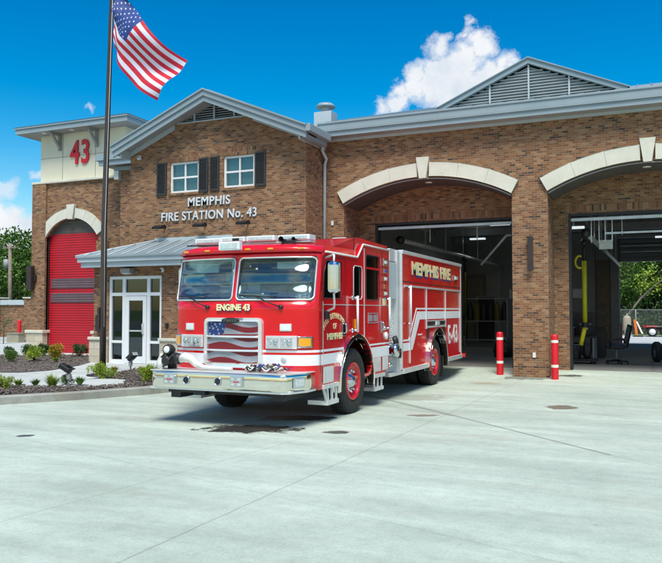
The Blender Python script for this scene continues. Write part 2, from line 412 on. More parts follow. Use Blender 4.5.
# ------------------------------------------------------------------ setting: ground
def smooth(t): t = max(0, min(1, t)); return t * t * (3 - 2 * t)
def zap(x, y): return .156 * smooth((y - 17.7) / 2.)
def grid(xs, ys, zf, keep=None):
    m = MB(); vs = [(x, y, zf(x, y)) for y in ys for x in xs]; n = len(xs); fs = []
    for j in range(len(ys) - 1):
        for i in range(n - 1):
            fs.append((j * n + i, j * n + i + 1, (j + 1) * n + i + 1, (j + 1) * n + i))
    return m.add(vs, fs)
def lin(a, b, n): return [a + (b - a) * i / n for i in range(n + 1)]
MB().box(-1500, 1500, -1500, 1500, -.5, -.05).build('ground', 'grass', kind='structure')
grid(lin(-24, 14, 76), lin(-14, 19.72, 96), zap).build('concrete_apron', 'apron', kind='structure')
MB().box(-200, 200, -60, -14.02, -.4, -.02).build('unseen_street', 'asphalt', kind='structure')  # unseen asphalt added behind the camera for neutral reflections in glass and chrome
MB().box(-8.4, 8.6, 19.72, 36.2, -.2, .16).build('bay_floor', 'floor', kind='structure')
MB().box(-16, 22, 36.2, 52.4, -.3, .02).build('rear_yard', 'walk', kind='structure')
def hh(x, y): return .15 + .02 * max(0, min(4, y - 12))
KB = [(-17.2, -1.2), (-14.6, 3.4), (-12.5, 6.9), (-11.4, 8.55), (-10.61, 9.65), (-9.82, 10.78), (-9.17, 12.03), (-8.85, 13.0), (-8.72, 14.2), (-8.7, 17.22)]
def offs(poly, d):
    out = []
    for i, p in enumerate(poly):
        a = poly[max(0, i - 1)]; b = poly[min(len(poly) - 1, i + 1)]; L = math.hypot(b[0] - a[0], b[1] - a[1])
        out.append((p[0] - (b[1] - a[1]) / L * d, p[1] + (b[0] - a[0]) / L * d))
    return out
def densify(p, step=.35):
    o = []
    for a, b in zip(p, p[1:]):
        n = max(1, int(math.hypot(b[0] - a[0], b[1] - a[1]) / step))
        o += [(a[0] + (b[0] - a[0]) * i / n, a[1] + (b[1] - a[1]) * i / n) for i in range(n)]
    return o + [p[-1]]
kb = densify(KB); ki = offs(kb, .17); kt = offs(kb, .025)
m = MB(); n = len(kb)
vs = [(x, y, -.05) for x, y in kb] + [(x, y, .13) for x, y in kb] + [(x, y, hh(x, y) + .004) for x, y in kt] + [(x, y, hh(x, y) + .004) for x, y in ki] + [(x, y, -.05) for x, y in ki]
m.add(vs, [(k * n + i, k * n + i + 1, (k + 1) * n + i + 1, (k + 1) * n + i) for k in range(4) for i in range(n - 1)], sm=False)
m.build('kerb', 'kerb', kind='structure')
def sheet(poly, zf, sub=None):
    m = MB(); tris = tessellate_polygon([[Vector((p[0], p[1], 0)) for p in poly]])
    m.add([(p[0], p[1], zf(p[0], p[1])) for p in poly], [tuple(t) for t in tris]); return m
# raised walk between the kerb and the building, as a strip mesh that follows the slope
walk = MB(); rows = [-1.2 + .5 * i for i in range(60)]
def kx(y):
    for a, b in zip(ki, ki[1:]):
        if a[1] <= y <= b[1]: return a[0] + (b[0] - a[0]) * (y - a[1]) / (b[1] - a[1])
    return ki[-1][0] if y > ki[-1][1] else ki[0][0]
vs = []; fs = []; W = 24
for y in rows:
    x1 = kx(y) if y <= 17.2 else -8.3
    for i in range(W + 1):
        x = -46 + (x1 + 46) * i / W; vs.append((x, y, hh(x, y) - .004))
for j in range(len(rows) - 1):
    for i in range(W): a = j * (W + 1) + i; fs.append((a, a + 1, a + W + 2, a + W + 1))
walk.add(vs, fs).build('sidewalk', 'walk', kind='structure')
BED1 = [(-24.5, 17.5), (-18.88, 17.3), (-17.0, 18.55), (-14.9, 18.5), (-14.45, 16.4), (-13.9, 15.2), (-13.66, 13.93), (-13.99, 13.3), (-14.55, 13.1), (-17, 13.2), (-24.5, 13.0)]
BED1K = [(-16.1, 18.5)]
ki2 = [p for p in ki if 6.5 <= p[1] <= 14.6]
BED2 = [(-14.3, 6.6)] + ki2 + [(-9.4, 14.9), (-11.26, 15.3), (-11.76, 14.82), (-11.49, 13.58), (-11.25, 13.02), (-10.48, 12.95), (-9.95, 12.16), (-10.15, 11.7), (-10.45, 11.47), (-11.19, 11.15), (-12.16, 11.05), (-13.9, 9.6), (-15.6, 7.5)]
def inside(p, poly):
    x, y = p; c = False; j = len(poly) - 1
    for i in range(len(poly)):
        xi, yi = poly[i]; xj, yj = poly[j]
        if (yi > y) != (yj > y) and x < (xj - xi) * (y - yi) / (yj - yi) + xi: c = not c
        j = i
    return c
def bed(name, poly, nch):
    sheet(poly, lambda x, y: hh(x, y) + .01).build(name, 'mulch', kind='structure')
    m = MB(); rnd = random.Random(len(poly))
    xs = [p[0] for p in poly]; ys = [p[1] for p in poly]; k = 0
    while k < nch:
        x, y = rnd.uniform(min(xs), max(xs)), rnd.uniform(min(ys), max(ys))
        if not inside((x, y), poly): continue
        k += 1; z = hh(x, y) + rnd.uniform(.012, .04); a = rnd.uniform(0, 6.28); l = rnd.uniform(.015, .05); w = rnd.uniform(.008, .02)
        t = rnd.uniform(-.5, .5)
        m.obox((x, y, z), (math.cos(a), math.sin(a), t), (-math.sin(a), math.cos(a), rnd.uniform(-.4, .4)), (-t * math.cos(a), -t * math.sin(a), 1), l, w, .005)
    m.build('mulch_chips', 'chips', kind='stuff')
bed('planting_bed', BED1, 2600); bed('planting_bed', BED2, 5200)

# ------------------------------------------------------------------ fire station
FS = thing('fire_station', 'brown brick fire station with arched garage bays, a gable and a cream tower', 'fire station', (-5.3, 18.4, 0))
def arc(cx, cz, r, a0, a1, n): return [(cx + r * math.sin(R(a0 + (a1 - a0) * i / n)), cz + r * math.cos(R(a0 + (a1 - a0) * i / n))) for i in range(n + 1)]
ARCH_C = [-5.335, .05, 5.435]; HW = 2.262; TH = math.degrees(math.asin(HW / 4.69))
out = [(-8.19, -.1)]
for c in ARCH_C:
    out += [(c - HW, -.1)] + arc(c, .48, 4.69, -TH, TH, 24) + [(c + HW, -.1)]
out += [(8.6, -.1), (8.6, 6.47), (-8.19, 6.47)]
MB().plate(out, 'y', 18.4, 19.6).build('front_wall', 'brick', FS)
OPEN = [(-7.13, -3.24), (-1.85, 2.04), (3.5, 7.4)]
out = [(-8.19, -.1)]
for a, b in OPEN: out += [(a, -.1), (a, 4.16), (b, 4.16), (b, -.1)]
out += [(8.6, -.1), (8.6, 6.4), (-8.19, 6.4)]
MB().plate(out, 'y', 19.602, 19.95).build('bay_wall', 'brick', FS)
for (a, b), c in zip(OPEN, ARCH_C):
    MB().box(a - .1, b + .1, 19.594, 19.604, 4.165, 4.37).build('soldier_course', 'soldier', FS, uvoff=(0, .0))
    MB().box(a, b, 19.64, 19.94, 4.10, 4.158).box(a, a + .06, 19.64, 19.94, .16, 4.10).box(b - .06, b, 19.64, 19.94, .16, 4.10).build('door_jamb', 'black', FS)
    MB().box(a + .06, b - .06, 19.7, 19.8, 3.98, 4.05).build('door_track', 'steel', FS)
    # dark soffit lining under the arch, its pale edge bead and the lamp in it
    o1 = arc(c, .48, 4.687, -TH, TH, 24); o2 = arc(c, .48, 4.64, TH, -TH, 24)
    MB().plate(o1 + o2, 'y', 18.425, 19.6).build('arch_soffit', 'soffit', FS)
    MB().plate(arc(c, .48, 4.662, -TH, TH, 24) + arc(c, .48, 4.635, TH, -TH, 24), 'y', 18.385, 18.42).build('arch_bead', 'graysoffit', FS)
    MB().lathe((c - .02, 18.95, 5.10), (0, 0, 1), [(.001, 0), (.09, 0), (.10, .01), (.10, .03)], 20).build('soffit_lamp', 'whitelens', FS)
    # voussoirs
    for s in (-1, 1):
        L = TH - 1.1
        for k in range(3):
            a0 = 1.95 + k * (TH - 1.95) / 3; a1 = 1.95 + (k + 1) * (TH - 1.95) / 3 - .11
            q = arc(c, .48, 4.70, s * a0, s * a1, 8) + arc(c, .48, 5.06, s * a1, s * a0, 8)
            MB().plate(q, 'y', 18.32, 18.41).build('arch_stone', 'stone', FS, bevel=.006)
    MB().plate([(c - .09, 5.13), (c + .09, 5.13), (c + .165, 5.67), (c - .165, 5.67)], 'y', 18.27, 18.41).build('keystone', 'stone', FS, bevel=.008)
# sconces on the piers, outlet
for x in (-2.62, 2.76):
    f = MB().box(x - .06, x + .06, 18.24, 18.34, 2.66, 3.5).build('wall_sconce', 'bronze', FS, bevel=.01)
    MB().box(x - .04, x + .04, 18.34, 18.4, 2.95, 3.2).build('bracket', 'bronze', f)
MB().box(-2.6, -2.53, 18.37, 18.4, .53, .65).build('outlet_box', 'offwhite', FS)
MB().box(-7.97, -7.9, 18.37, 18.4, 4.02, 4.14).build('outlet_box', 'offwhite', FS)
# roof of the garage block
EV, RS = 18.0, .294
m = MB(); zr = 6.78 + (27.2 - EV) * RS
m.plate([(EV + .02, 6.70), (27.2, zr - .08), (36.6, 6.8), (36.6, 6.86), (27.2, zr), (EV + .02, 6.78)], 'x', -8.25, 8.9)
roof = m.build('roof', 'roof', FS)
m = MB()
for i in range(42):
    x = -8.0 + i * .41
    m.add([(x - .012, EV + .03, 6.778), (x + .012, EV + .03, 6.778), (x + .012, EV + .03, 6.815), (x - .012, EV + .03, 6.815), (x - .012, 27.2, zr), (x + .012, 27.2, zr), (x + .012, 27.2, zr + .035), (x - .012, 27.2, zr + .035)],
          [(0, 1, 2, 3), (3, 2, 6, 7), (0, 3, 7, 4), (1, 5, 6, 2)])
m.build('roof_seams', 'roof', roof)
MB().box(-8.2, 8.9, 17.98, 18.0, 6.56, 6.79).box(-8.2, 8.9, 17.98, 18.12, 6.53, 6.56).box(-8.2, 8.9, 17.955, 17.98, 6.74, 6.79).build('gutter', 'trim', FS, bevel=.006)
MB().box(-8.2, 8.9, 18.02, 18.06, 6.40, 6.54).build('fascia', 'trim', FS)
MB().box(-8.2, 8.9, 18.06, 18.42, 6.40, 6.44).build('soffit', 'graysoffit', FS)
MB().box(-8.15, 8.9, 18.36, 18.398, 6.33, 6.40).build('frieze', 'trimlight', FS)
# louvred dormer
dx, ax_ = -2.8, 8.33
def tri(w, z0, z1): return [(dx - w, z0), (dx + w, z0), (dx, z1)]
d = MB().plate(tri(2.18, 7.2, 8.14), 'y', 19.62, 23.2).build('dormer', 'graysoffit', FS)
m = MB()
z = 7.31
while z < 8.08:
    w = 2.22 * (8.16 - z) / .9
    m.obox((dx, 19.60, z), (1, 0, 0), (0, .8, .5), (0, -.5, .8), w, .043, .006); z += .078
m.build('louvres', 'trimlight', d)
m = MB()
for x in (-3.82, -2.8, -1.78): m.box(x - .022, x + .022, 19.545, 19.575, 7.25, 8.16 - abs(x - dx) * .40)
m.build('mullions', 'trimlight', d)
m = MB()
for s in (-1, 1):
    p = [(dx, 8.33), (dx + s * 2.42, 7.27), (dx + s * 2.42, 7.14), (dx, 8.19)]
    m.plate(p if s > 0 else p[::-1], 'y', 19.48, 19.62)
m.build('rake_trim', 'trim', d)
m = MB()
for s in (-1, 1):
    m.plate([(dx, 8.36), (dx + s * 2.47, 7.275), (dx + s * 2.47, 7.25), (dx, 8.33)], 'y', 19.44, 23.2)
m.build('dormer_roof', 'roof', d)
# roof flue behind the valley
f = MB().box(-9.62, -9.02, 20.8, 21.3, 7.2, 7.95).build('flue_base', 'trimlight', FS, bevel=.01)
MB().lathe((-9.32, 21.05, 7.95), (0, 0, 1), [(.2, -.05), (.17, .02), (.15, .06), (.15, .16)], 20).build('flue_pipe', 'steel', f)
MB().lathe((-9.32, 21.05, 8.12), (0, 0, 1), [(.05, .0), (.3, .0), (.31, .03), (.24, .12), (.0, .15)], 24).build('flue_cap', 'trim', f)

# interior of the bays
MB().box(-8.35, -8.19, 18.42, 36.3, -.1, 6.4).build('side_wall', 'interior', FS)
MB().box(8.6, 8.8, 18.4, 36.3, -.1, 6.6).build('side_wall', 'interior', FS)
MB().box(-8.19, 8.6, 19.95, 36., 5.0, 5.15).build('ceiling', 'ceil', FS)
bo = [(-8.19, -.1), (-6.6, -.1), (-6.6, 3.9), (-2.7, 3.9), (-2.7, -.1), (-1.18, -.1), (-1.18, 3.9), (2.6, 3.9), (2.6, -.1), (8.6, -.1), (8.6, 6.5), (-8.19, 6.5)]
MB().plate(bo, 'y', 36.0, 36.3).build('rear_wall', 'interior', FS)
m = MB()
z = .16
while z < 3.9: m.box(-6.6, -2.7, 36.05, 36.09, z, min(z + .13, 3.9)); z += .145
m.box(-6.7, -2.6, 36.1, 36.14, .1, 4.0)
rd = m.build('rear_door', 'graysteel', FS)
m = MB()
for x in (-5.9, -4.9, -3.9, -3.0): m.box(x - .28, x + .28, 35.99, 36.03, 2.25, 2.68)
m.build('door_window', M['whitelens'] if False else 'offwhite', rd)
MB().box(-2.68, -2.22, 35.8, 36.0, .16, 5).box(-1.56, -1.2, 35.8, 36.0, .16, 5).split('steel_column', 'graysteel', FS)
MB().box(-2.2, -1.58, 35.9, 36.0, .16, 4.).build('brown_panel', 'wood', FS)
m = MB()
for k in range(5): m.box(-1.15, 2.6, 35.9 - k * .10, 35.95 - k * .1, 3.90 + k * .2, 4.07 + k * .2)
m.box(-1.1, 2.55, 33.0, 35.2, 4.86, 4.9); m.build('rolled_door', 'graysteel', FS)
MB().box(-1.1, 2.55, 35.35, 35.37, 4.27, 4.33).box(-1.1, 2.55, 35.35, 35.37, 4.55, 4.60).split('door_strut', 'steel', FS)
# door tracks and hangers
for (a, b), z in zip(OPEN, (3.95, 3.95, 3.95)):
    m = MB()
    for x in (a + .12, b - .12): m.box(x - .03, x + .03, 20.0, 24.6, 4.42, 4.48)
    m.box(a + .12, b - .12, 20.9, 20.96, 4.30, 4.36)
    for k in range(5): x = a + .55 + k * (b - a - 1.1) / 4; m.box(x - .013, x + .013, 20.92, 20.94, 3.7 if k % 2 else 4.36, 5.)
    m.build('track_hangers', 'steel', FS)
m = MB()
m.box(-1.0, 2.0, 20.18, 20.24, 3.66, 3.71); m.box(-.95, 2., 21.6, 21.66, 3.8, 3.85)
for x in (-1.33, -1.14, -.99, -.82): m.box(x - .012, x + .012, 20.2, 20.22, 3.45, 5.)
m.box(-1.2, -.85, 21.2, 21.22, 3.35, 3.6)
m.build('conduit', 'steel', FS)
m = MB()
for y in (22.5, 26, 29.5, 33): m.box(-8.1, 8.5, y, y + .14, 4.72, 4.99)
m.build('ceiling_beams', 'graysteel', FS)
M['lampglow'] = mat('lit_lamp', (.8, .85, .85), .4, emit=((.85, .95, 1.), .45))
for (x, y, z) in ((-4.15, 22.6, 4.30), (-1.95, 22.2, 4.05), (1.2, 24, 4.3), (-6.2, 29, 4.5), (-4.6, 33, 4.5), (.6, 31, 4.5)):  # first pair are actual fixtures; the rest are added to brighten the bays
    f = MB().box(x - .30, x + .30, y - .1, y + .1, z, z + .06).build('ceiling_lamp', 'lampglow', FS)
    MB().box(x - .02, x + .02, y - .02, y + .02, z + .06, 5.).build('lamp_stem', 'graysteel', f)
    al = bpy.data.lights.new('bay_lamp_fill', 'AREA'); al.shape = 'RECTANGLE'; al.size = .6; al.size_y = .2; al.energy = 5 if x > -3 else 3; al.color = (.92, .97, 1.)
    ao = bpy.data.objects.new('bay_lamp_fill', al); COL.objects.link(ao); ao.location = (x, y, z - .02)
# angled duct seen at the right of the left bay
MB().tube([(-3.3, 21.5, 3.88), (-3.75, 21.5, 3.86), (-4.5, 21.5, 3.02)], .035, 8).build('pipe', 'steel', FS)
# interior partition, grey door and panels at the back of the left bay
MB().box(-8.1, -7.3, 35.4, 36, .16, 3.4).build('brown_cupboard', 'wood', FS)

# ------------------------------------------------------------------ gable block
GC = -11.05; GY = 17.22
out = [(-13.9, -.1), (-8.19, -.1), (-8.19, 6.36), (-9.72, 6.99), (-12.38, 6.99), (-13.9, 6.36)]
WIN = [(-12.50, -11.53, 5.02, 5.90), (-10.72, -9.74, 5.06, 5.94)]
holes = [[(a, c), (b, c), (b, d_), (a, d_)] for a, b, c, d_ in WIN]
MB().plate(out, 'y', GY, GY + .3, holes).build('gable_wall', 'brick', FS)
MB().box(-8.45, -8.19, GY + .3, 18.4, -.1, 6.36).box(-13.9, -13.6, GY + .3, 26, -.1, 6.36).split('side_wall', 'brick', FS)
gt = MB().plate([(-12.42, 6.99), (-9.68, 6.99), (-11.05, 7.56)], 'y', GY + .12, GY + .2).build('gable_vent', 'black', FS)
m = MB(); z = 7.03
while z < 7.5:
    w = 1.40 * (7.56 - z) / .57; m.obox((GC, GY + .09, z), (1, 0, 0), (0, .8, .5), (0, -.5, .8), w, .03, .006); z += .066
for x in (-11.7, -11.05, -10.4): m.box(x - .025, x + .025, GY + .02, GY + .05, 6.99, 7.5 - abs(x - GC) * .4)
m.build('louvres', 'trimlight', gt)
MB().box(-12.42, -9.68, GY - .02, GY + .05, 6.985, 7.02).build('vent_sill', 'trimlight', gt)
SL = (7.70 - 6.40) / 3.12
def rz(x, top): return top - abs(x - GC) * SL
m = MB(); m2 = MB(); m3 = MB(); m4 = MB()
for s in (-1, 1):
    e = GC + s * 3.12
    m.plate([(GC, 7.70), (e, 6.40), (e, 6.25), (GC, 7.55)], 'y', 16.68, 16.74)
    m.plate([(GC, 7.56), (e - s * .02, 6.255), (e - s * .02, 6.10), (GC, 7.40)], 'y', 16.72, 16.78)
    m2.plate([(GC, 7.745), (e + s * .03, 6.43), (e + s * .03, 6.39), (GC, 7.70)], 'y', 16.64, 26.)
    m3.plate([(GC, 7.54), (e, 6.24), (e, 6.20), (GC, 7.50)], 'y', 16.78, GY + .1)
    m4.plate([(GC + s * 1.28, 6.985), (GC + s * 2.86, 6.33), (GC + s * 2.86, 6.18), (GC + s * 1.28, 6.84)], 'y', GY - .04, GY - .003)
    m4.box(GC + s * 2.84, GC + s * 2.9, 16.8, 26, 6.1, 6.36)
m.build('rake_fascia', 'trim', FS, bevel=.004)
m2.build('gable_roof', 'roof', FS); m3.build('rake_soffit', 'graysoffit', FS); m4.build('frieze', 'trimlight', FS)
m = MB()
for s in (-1, 1):
    for k in range(22):
        y = 16.9 + k * .42
        for t in (0,): pass
        m.plate([(GC, 7.78), (GC + s * 3.14, 6.46), (GC + s * 3.14, 6.43), (GC, 7.745)], 'y', y, y + .02)
m.build('roof_seams', 'roof', FS)
# eave gutter down the right side of the gable, with downpipe
MB().box(-7.93, -7.80, 16.64, 17.98, 6.25, 6.44).build('gutter', 'trim', FS, bevel=.008)
MB().box(-8.1, -7.93, 16.8, 18.0, 6.12, 6.28).build('fascia', 'trim', FS)
MB().tube([(-8.0, 17.95, 6.42), (-8.0, 17.95, 6.25), (-8.1, 18.05, 6.05), (-8.27 + .2, 18.28, 5.85), (-8.27 + .14, 18.3, 5.7), (-8.13, 18.3, .1)], .045, 10).build('downpipe', 'trimlight', FS)
# windows and shutters
for i, (a, b, c, d_) in enumerate(WIN):
    f = MB(); t = .06; y0, y1 = GY + .05, GY + .12
    f.box(a, b, y0, y1, c, c + t); f.box(a, b, y0, y1, d_ - t, d_); f.box(a, a + t, y0, y1, c + t, d_ - t); f.box(b - t, b, y0, y1, c + t, d_ - t)
    xm = (a + b) / 2; zm = (c + d_) / 2
    f.box(xm - .022, xm + .022, y0 + .01, y1, c + t, d_ - t); f.box(a + t, xm - .022, y0 + .01, y1, zm - .025, zm + .025); f.box(xm + .022, b - t, y0 + .01, y1, zm - .025, zm + .025)
    w = f.build('window', 'white', FS)
    MB().box(a + t, b - t, GY + .09, GY + .1, c + t, d_ - t).build('pane', 'winglass', w)
    m = MB(); z = c + .04
    while z < d_ - .04: m.obox(((a + b) / 2, GY + .17, z), (1, 0, 0), (0, .8, .6), (0, -.6, .8), (b - a) / 2 - .03, .012, .002); z += .02
    m.box(a + .03, b - .03, GY + .19, GY + .2, c + .01, d_ - .01)
    m.build('blind', 'blind', w)
    MB().box(a - .02, b + .02, GY - .03, GY + .05, c - .075, c - .005).build('sill', 'brick', w)
    MB().box(a - .1, b + .1, GY - .004, GY + .02, d_ + .005, d_ + .21).build('lintel', 'soldier', w)
for a, b, c, d_ in ((-12.93, -12.60, 4.98, 5.92), (-11.50, -11.20, 4.99, 5.95), (-11.14, -10.84, 5.0, 5.96), (-9.70, -9.38, 5.04, 5.98)):
    m = MB().box(a, a + .04, GY - .05, GY - .003, c, d_).box(b - .04, b, GY - .05, GY - .003, c, d_).box(a + .04, b - .04, GY - .05, GY - .003, c, c + .05).box(a + .04, b - .04, GY - .05, GY - .003, d_ - .05, d_)
    m.box(a + .04, b - .04, GY - .02, GY - .004, c + .05, d_ - .05)
    z = c + .07
    while z < d_ - .06: m.obox(((a + b) / 2, GY - .033, z), (1, 0, 0), (0, .7, .7), (0, -.7, .7), (b - a) / 2 - .042, .018, .004); z += .042
    m.build('shutter', 'shutter', FS)
text('lettering', 'MEMPHIS', .345, face_m((-11.17, GY - .03, 4.715)), 'letters', FS, .03, .005, .94, 1.10)
text('lettering', 'FIRE STATION No. 43', .345, face_m((-11.2, GY - .03, 4.33)), 'letters', FS, .03, .005, .885, 1.10)
for x in (-12.66, -11.30, -9.93):
    f = MB().plate([(GY - .38, 3.98), (GY - .16, 4.0), (GY - .14, 4.06), (GY - .22, 4.10), (GY - .40, 4.03)], 'x', x - .15, x + .15).build('sign_lamp', 'black', FS, bevel=.01)
    MB().tube([(x, GY - .2, 4.04), (x, GY - .003, 4.02)], .018, 8).build('lamp_arm', 'black', f)
f = MB().box(-13.62, -13.5, GY - .06, GY - .003, 6.07, 6.2).build('security_camera', 'offwhite', FS, bevel=.01)
MB().ball((-13.54, GY - .1, 6.12), .055, 12).build('camera_dome', 'offwhite', f); MB().ball((-13.53, GY - .145, 6.12), .025, 10).build('lens', 'black', f)

# ------------------------------------------------------------------ tower
TY = 19.2; TCX = -17.93
TH2 = math.degrees(math.asin(1.12 / 1.322)); tz = 4.82 - 1.322
ar = arc(TCX, tz, 1.322, -TH2, TH2, 20)
MB().plate([(-19.06, -.1), (TCX - 1.12, -.1)] + ar + [(TCX + 1.12, -.1), (-15.52, -.1), (-15.52, 6.06), (-19.06, 6.06)], 'y', TY, TY + .35).build('tower_wall', 'brick', FS)
MB().box(-19.67, -19.05, TY - .08, TY + .35, -.1, 6.06).box(-16.82, -16.35, TY - .08, TY - .003, -.1, 4.0).split('pilaster', 'brick', FS)
MB().box(-19.67, -19.3, TY + .35, 23.2, -.1, 6.06).box(-15.9, -15.52, TY + .35, 22.9, -.1, 6.06).box(-19.3, -15.52, 22.9, 23.2, -.1, 6.06).split('side_wall', 'brick', FS)
MB().box(-19.76, -19.02, TY - .17, TY + .36, .1, .90).build('stone_base', 'block', FS)
MB().box(-19.80, -18.98, TY - .21, TY + .37, .90, 1.0).build('base_cap', 'stone', FS, bevel=.012)
MB().box(-16.88, -16.3, TY - .17, TY - .083, .1, .90).build('stone_base', 'block', FS)
MB().box(-16.92, -16.3, TY - .21, TY - .083, .90, 1.0).build('base_cap', 'stone', FS, bevel=.012)
for s in (-1, 1):
    for k in range(3):
        a0 = 6.5 + k * (TH2 - 6.5) / 3; a1 = 6.5 + (k + 1) * (TH2 - 6.5) / 3 - .4
        MB().plate(arc(TCX, tz, 1.325, s * a0, s * a1, 6) + arc(TCX, tz, 1.66, s * a1, s * a0, 6), 'y', TY - .07, TY + .01).build('arch_stone', 'stone', FS, bevel=.006)
MB().plate([(TCX - .10, 4.78), (TCX + .10, 4.78), (TCX + .17, 5.27), (TCX - .17, 5.27)], 'y', TY - .11, TY + .01).build('keystone', 'stone', FS, bevel=.008)
def slats(x0, x1, z0, z1, y, step):
    m = MB(); z = z0
    while z < z1 - .001:
        zt = min(z + step, z1)
        m.add([(x0, y, z), (x1, y, z), (x1, y - .011, z + (zt - z) * .5), (x0, y - .011, z + (zt - z) * .5), (x1, y, zt), (x0, y, zt)], [(0, 1, 2, 3), (3, 2, 4, 5)]); z += step
    m.box(x0, x1, y + .002, y + .03, z0, z1); return m
DX0, DX1 = TCX - 1.12, TCX + 1.12
dr = slats(DX0, DX1, .15, 4.30, TY + .13, .083).build('overhead_door', 'reddoor', FS)
MB().plate([(DX0 - .1, 4.3)] + [(TCX - 1.3, 4.3), (TCX - 1.3, 5.), (TCX + 1.3, 5.), (TCX + 1.3, 4.3)], 'y', TY + .19, TY + .23).build('door_back', 'tymp', dr)
slats(DX0, DX1, 4.30, 4.86, TY + .14, .12).build('tympanum', 'tymp', FS)
for z0, z1 in ((2.43, 2.77), (1.94, 2.27)): slats(DX0 + .12, DX1 - .06, z0, z1, TY + .105, .083).build('slat_band', 'grayslat', dr)
MB().box(DX0, DX0 + .03, TY + .06, TY + .11, .15, 4.25).box(DX1 - .03, DX1, TY + .06, TY + .11, .15, 4.25).split('door_guide', 'bronze', dr)
MB().box(-19.42, -15.77, TY + .04, 23.0, 6.14, 7.76).build('cream_wall', 'stucco', FS)
MB().box(-19.70, -15.5, TY - .10, 23.2, 6.06, 6.14).build('cream_ledge', 'stone', FS, bevel=.01)
m = MB().box(-19.42, -15.77, TY + .034, TY + .042, 6.955, 6.967)
for x in (-18.43, -17.0): m.box(x - .006, x + .006, TY + .033, TY + .042, 6.14, 7.76)
m.build('panel_joints', 'joint', FS)
text('lettering', '43', 1.13, face_m((-17.63, TY - .0, 7.02)), 'redletters', FS, .04, .020, .72, 1.12)
ev = (-19.99, -15.2, 18.63, 23.5)
MB().box(ev[0] + .02, ev[1] - .02, ev[2] + .02, ev[3] - .02, 7.76, 7.79).build('tower_soffit', 'graysoffit', FS)
m = MB(); t = .03
for z0, z1, o in ((7.75, 7.91, 0), (7.91, 7.98, .035)):
    a, b, c, d_ = ev[0] - o, ev[1] + o, ev[2] - o, ev[3] + o
    m.box(a, b, c, c + t, z0, z1); m.box(a, a + t, c + t, d_, z0, z1); m.box(b - t, b, c + t, d_, z0, z1); m.box(a + t, b - t, d_ - t, d_, z0, z1)
m.build('tower_fascia', 'trim', FS, bevel=.004)
a, b, c, d_ = ev[0] - .05, ev[1] + .05, ev[2] - .05, ev[3] + .05; zc = 7.98; cx = (a + b) / 2
MB().add([(a, c, zc), (b, c, zc), (b, d_, zc), (a, d_, zc), (cx, c + 2.4, zc + .42), (cx, d_ - 2.4, zc + .42)], [(0, 1, 4), (1, 2, 5, 4), (2, 3, 5), (3, 0, 4, 5), (3, 2, 1, 0)]).build('tower_roof', 'roof', FS)
for x in (-19.4 + .05, -18.53, -16.92, -15.9):
    m = MB().box(x - .05, x + .05, TY - .04, TY + .038, 7.18, 7.76).box(x - .05, x + .05, TY - .46, TY - .04, 7.68, 7.76)
    m.plate([(TY - .42, 7.68), (TY - .33, 7.68), (TY - .04, 7.36), (TY - .04, 7.26)], 'x', x - .04, x + .04)
    if x in (-18.53, -16.92): m.build('eave_bracket', 'graysoffit', FS)
for x in (-18.95, -17.72, -16.2): MB().lathe((x, TY - .3, 7.745), (0, 0, 1), [(0, 0), (.08, 0), (.09, .012)], 18).build('soffit_lamp', 'whitelens', FS)
f = MB().box(-19.68, -19.46, TY - .30, TY - .12, 2.38, 3.22).build('wall_sconce', 'bronze', FS, bevel=.03)
MB().box(-19.5, -19.4, TY - .16, TY - .083, 2.68, 2.9).build('bracket', 'bronze', f)

# middle wall with its small eave
MB().box(-15.4, -13.9, 18.6, 18.9, -.1, 6.15).build('middle_wall', 'brick', FS)
MB().box(-16.05, -13.9, 18.15, 18.2, 6.42, 6.6).box(-15.95, -13.9, 18.2, 18.26, 6.26, 6.43).box(-15.6, -13.9, 18.5, 18.598, 6.13, 6.26).box(-16.05, -16.0, 18.2, 20, 6.42, 6.6).build('eave_fascia', 'trim', FS, bevel=.005)
MB().box(-16., -13.9, 18.26, 20, 6.3, 6.4).build('soffit', 'graysoffit', FS)
MB().add([(-16.05, 18.15, 6.6), (-13.5, 18.15, 6.6), (-13.5, 20.5, 7.1), (-16.05, 20.5, 7.1), (-16.05, 20.5, 6.5)], [(0, 1, 2, 3), (0, 3, 4)]).build('low_roof', 'roof', FS)
MB().box(-15.55, -15.38, 18.46, 18.597, 5.85, 6.12).build('downpipe_head', 'offwhite', FS)

# ------------------------------------------------------------------ entrance
EY = 16.2
MB().plate([(-14.3, -.1), (-13.78, -.1), (-13.78, 2.62), (-12.0, 2.62), (-12.0, -.1), (-9.4, -.1), (-9.4, 2.9), (-14.3, 2.9)], 'y', EY, EY + .3).build('entry_wall', 'brick', FS)
MB().box(-14.3, -14.0, EY + .3, 18.6, -.1, 2.9).box(-9.7, -9.4, EY + .3, 17.2, -.1, 2.9).split('side_wall', 'brick', FS)
for a, b in ((-14.38, -13.79), (-11.99, -9.3)):
    MB().box(a, b, EY - .09, EY - .003, .1, .86).build('stone_base', 'block', FS)
    MB().box(a - .03, b + .02 if b < -13 else b, EY - .13, EY - .003, .86, .94).build('base_cap', 'stone', FS, bevel=.01)
m = MB()
ez0, ez1 = 2.88, 3.15
MB().box(-14.47, -8.9, 15.70, 15.73, 3.0, 3.16).box(-14.40, -8.95, 15.77, 15.81, 2.86, 3.02).box(-14.47, -14.44, 15.73, 18.6, 3.0, 3.16).box(-14.40, -14.37, 15.81, 18.6, 2.86, 3.02).build('canopy_fascia', 'trimlight', FS, bevel=.005)
MB().box(-14.36, -8.95, 15.81, EY + .1, 2.87, 2.90).build('canopy_soffit', 'graysoffit', FS)
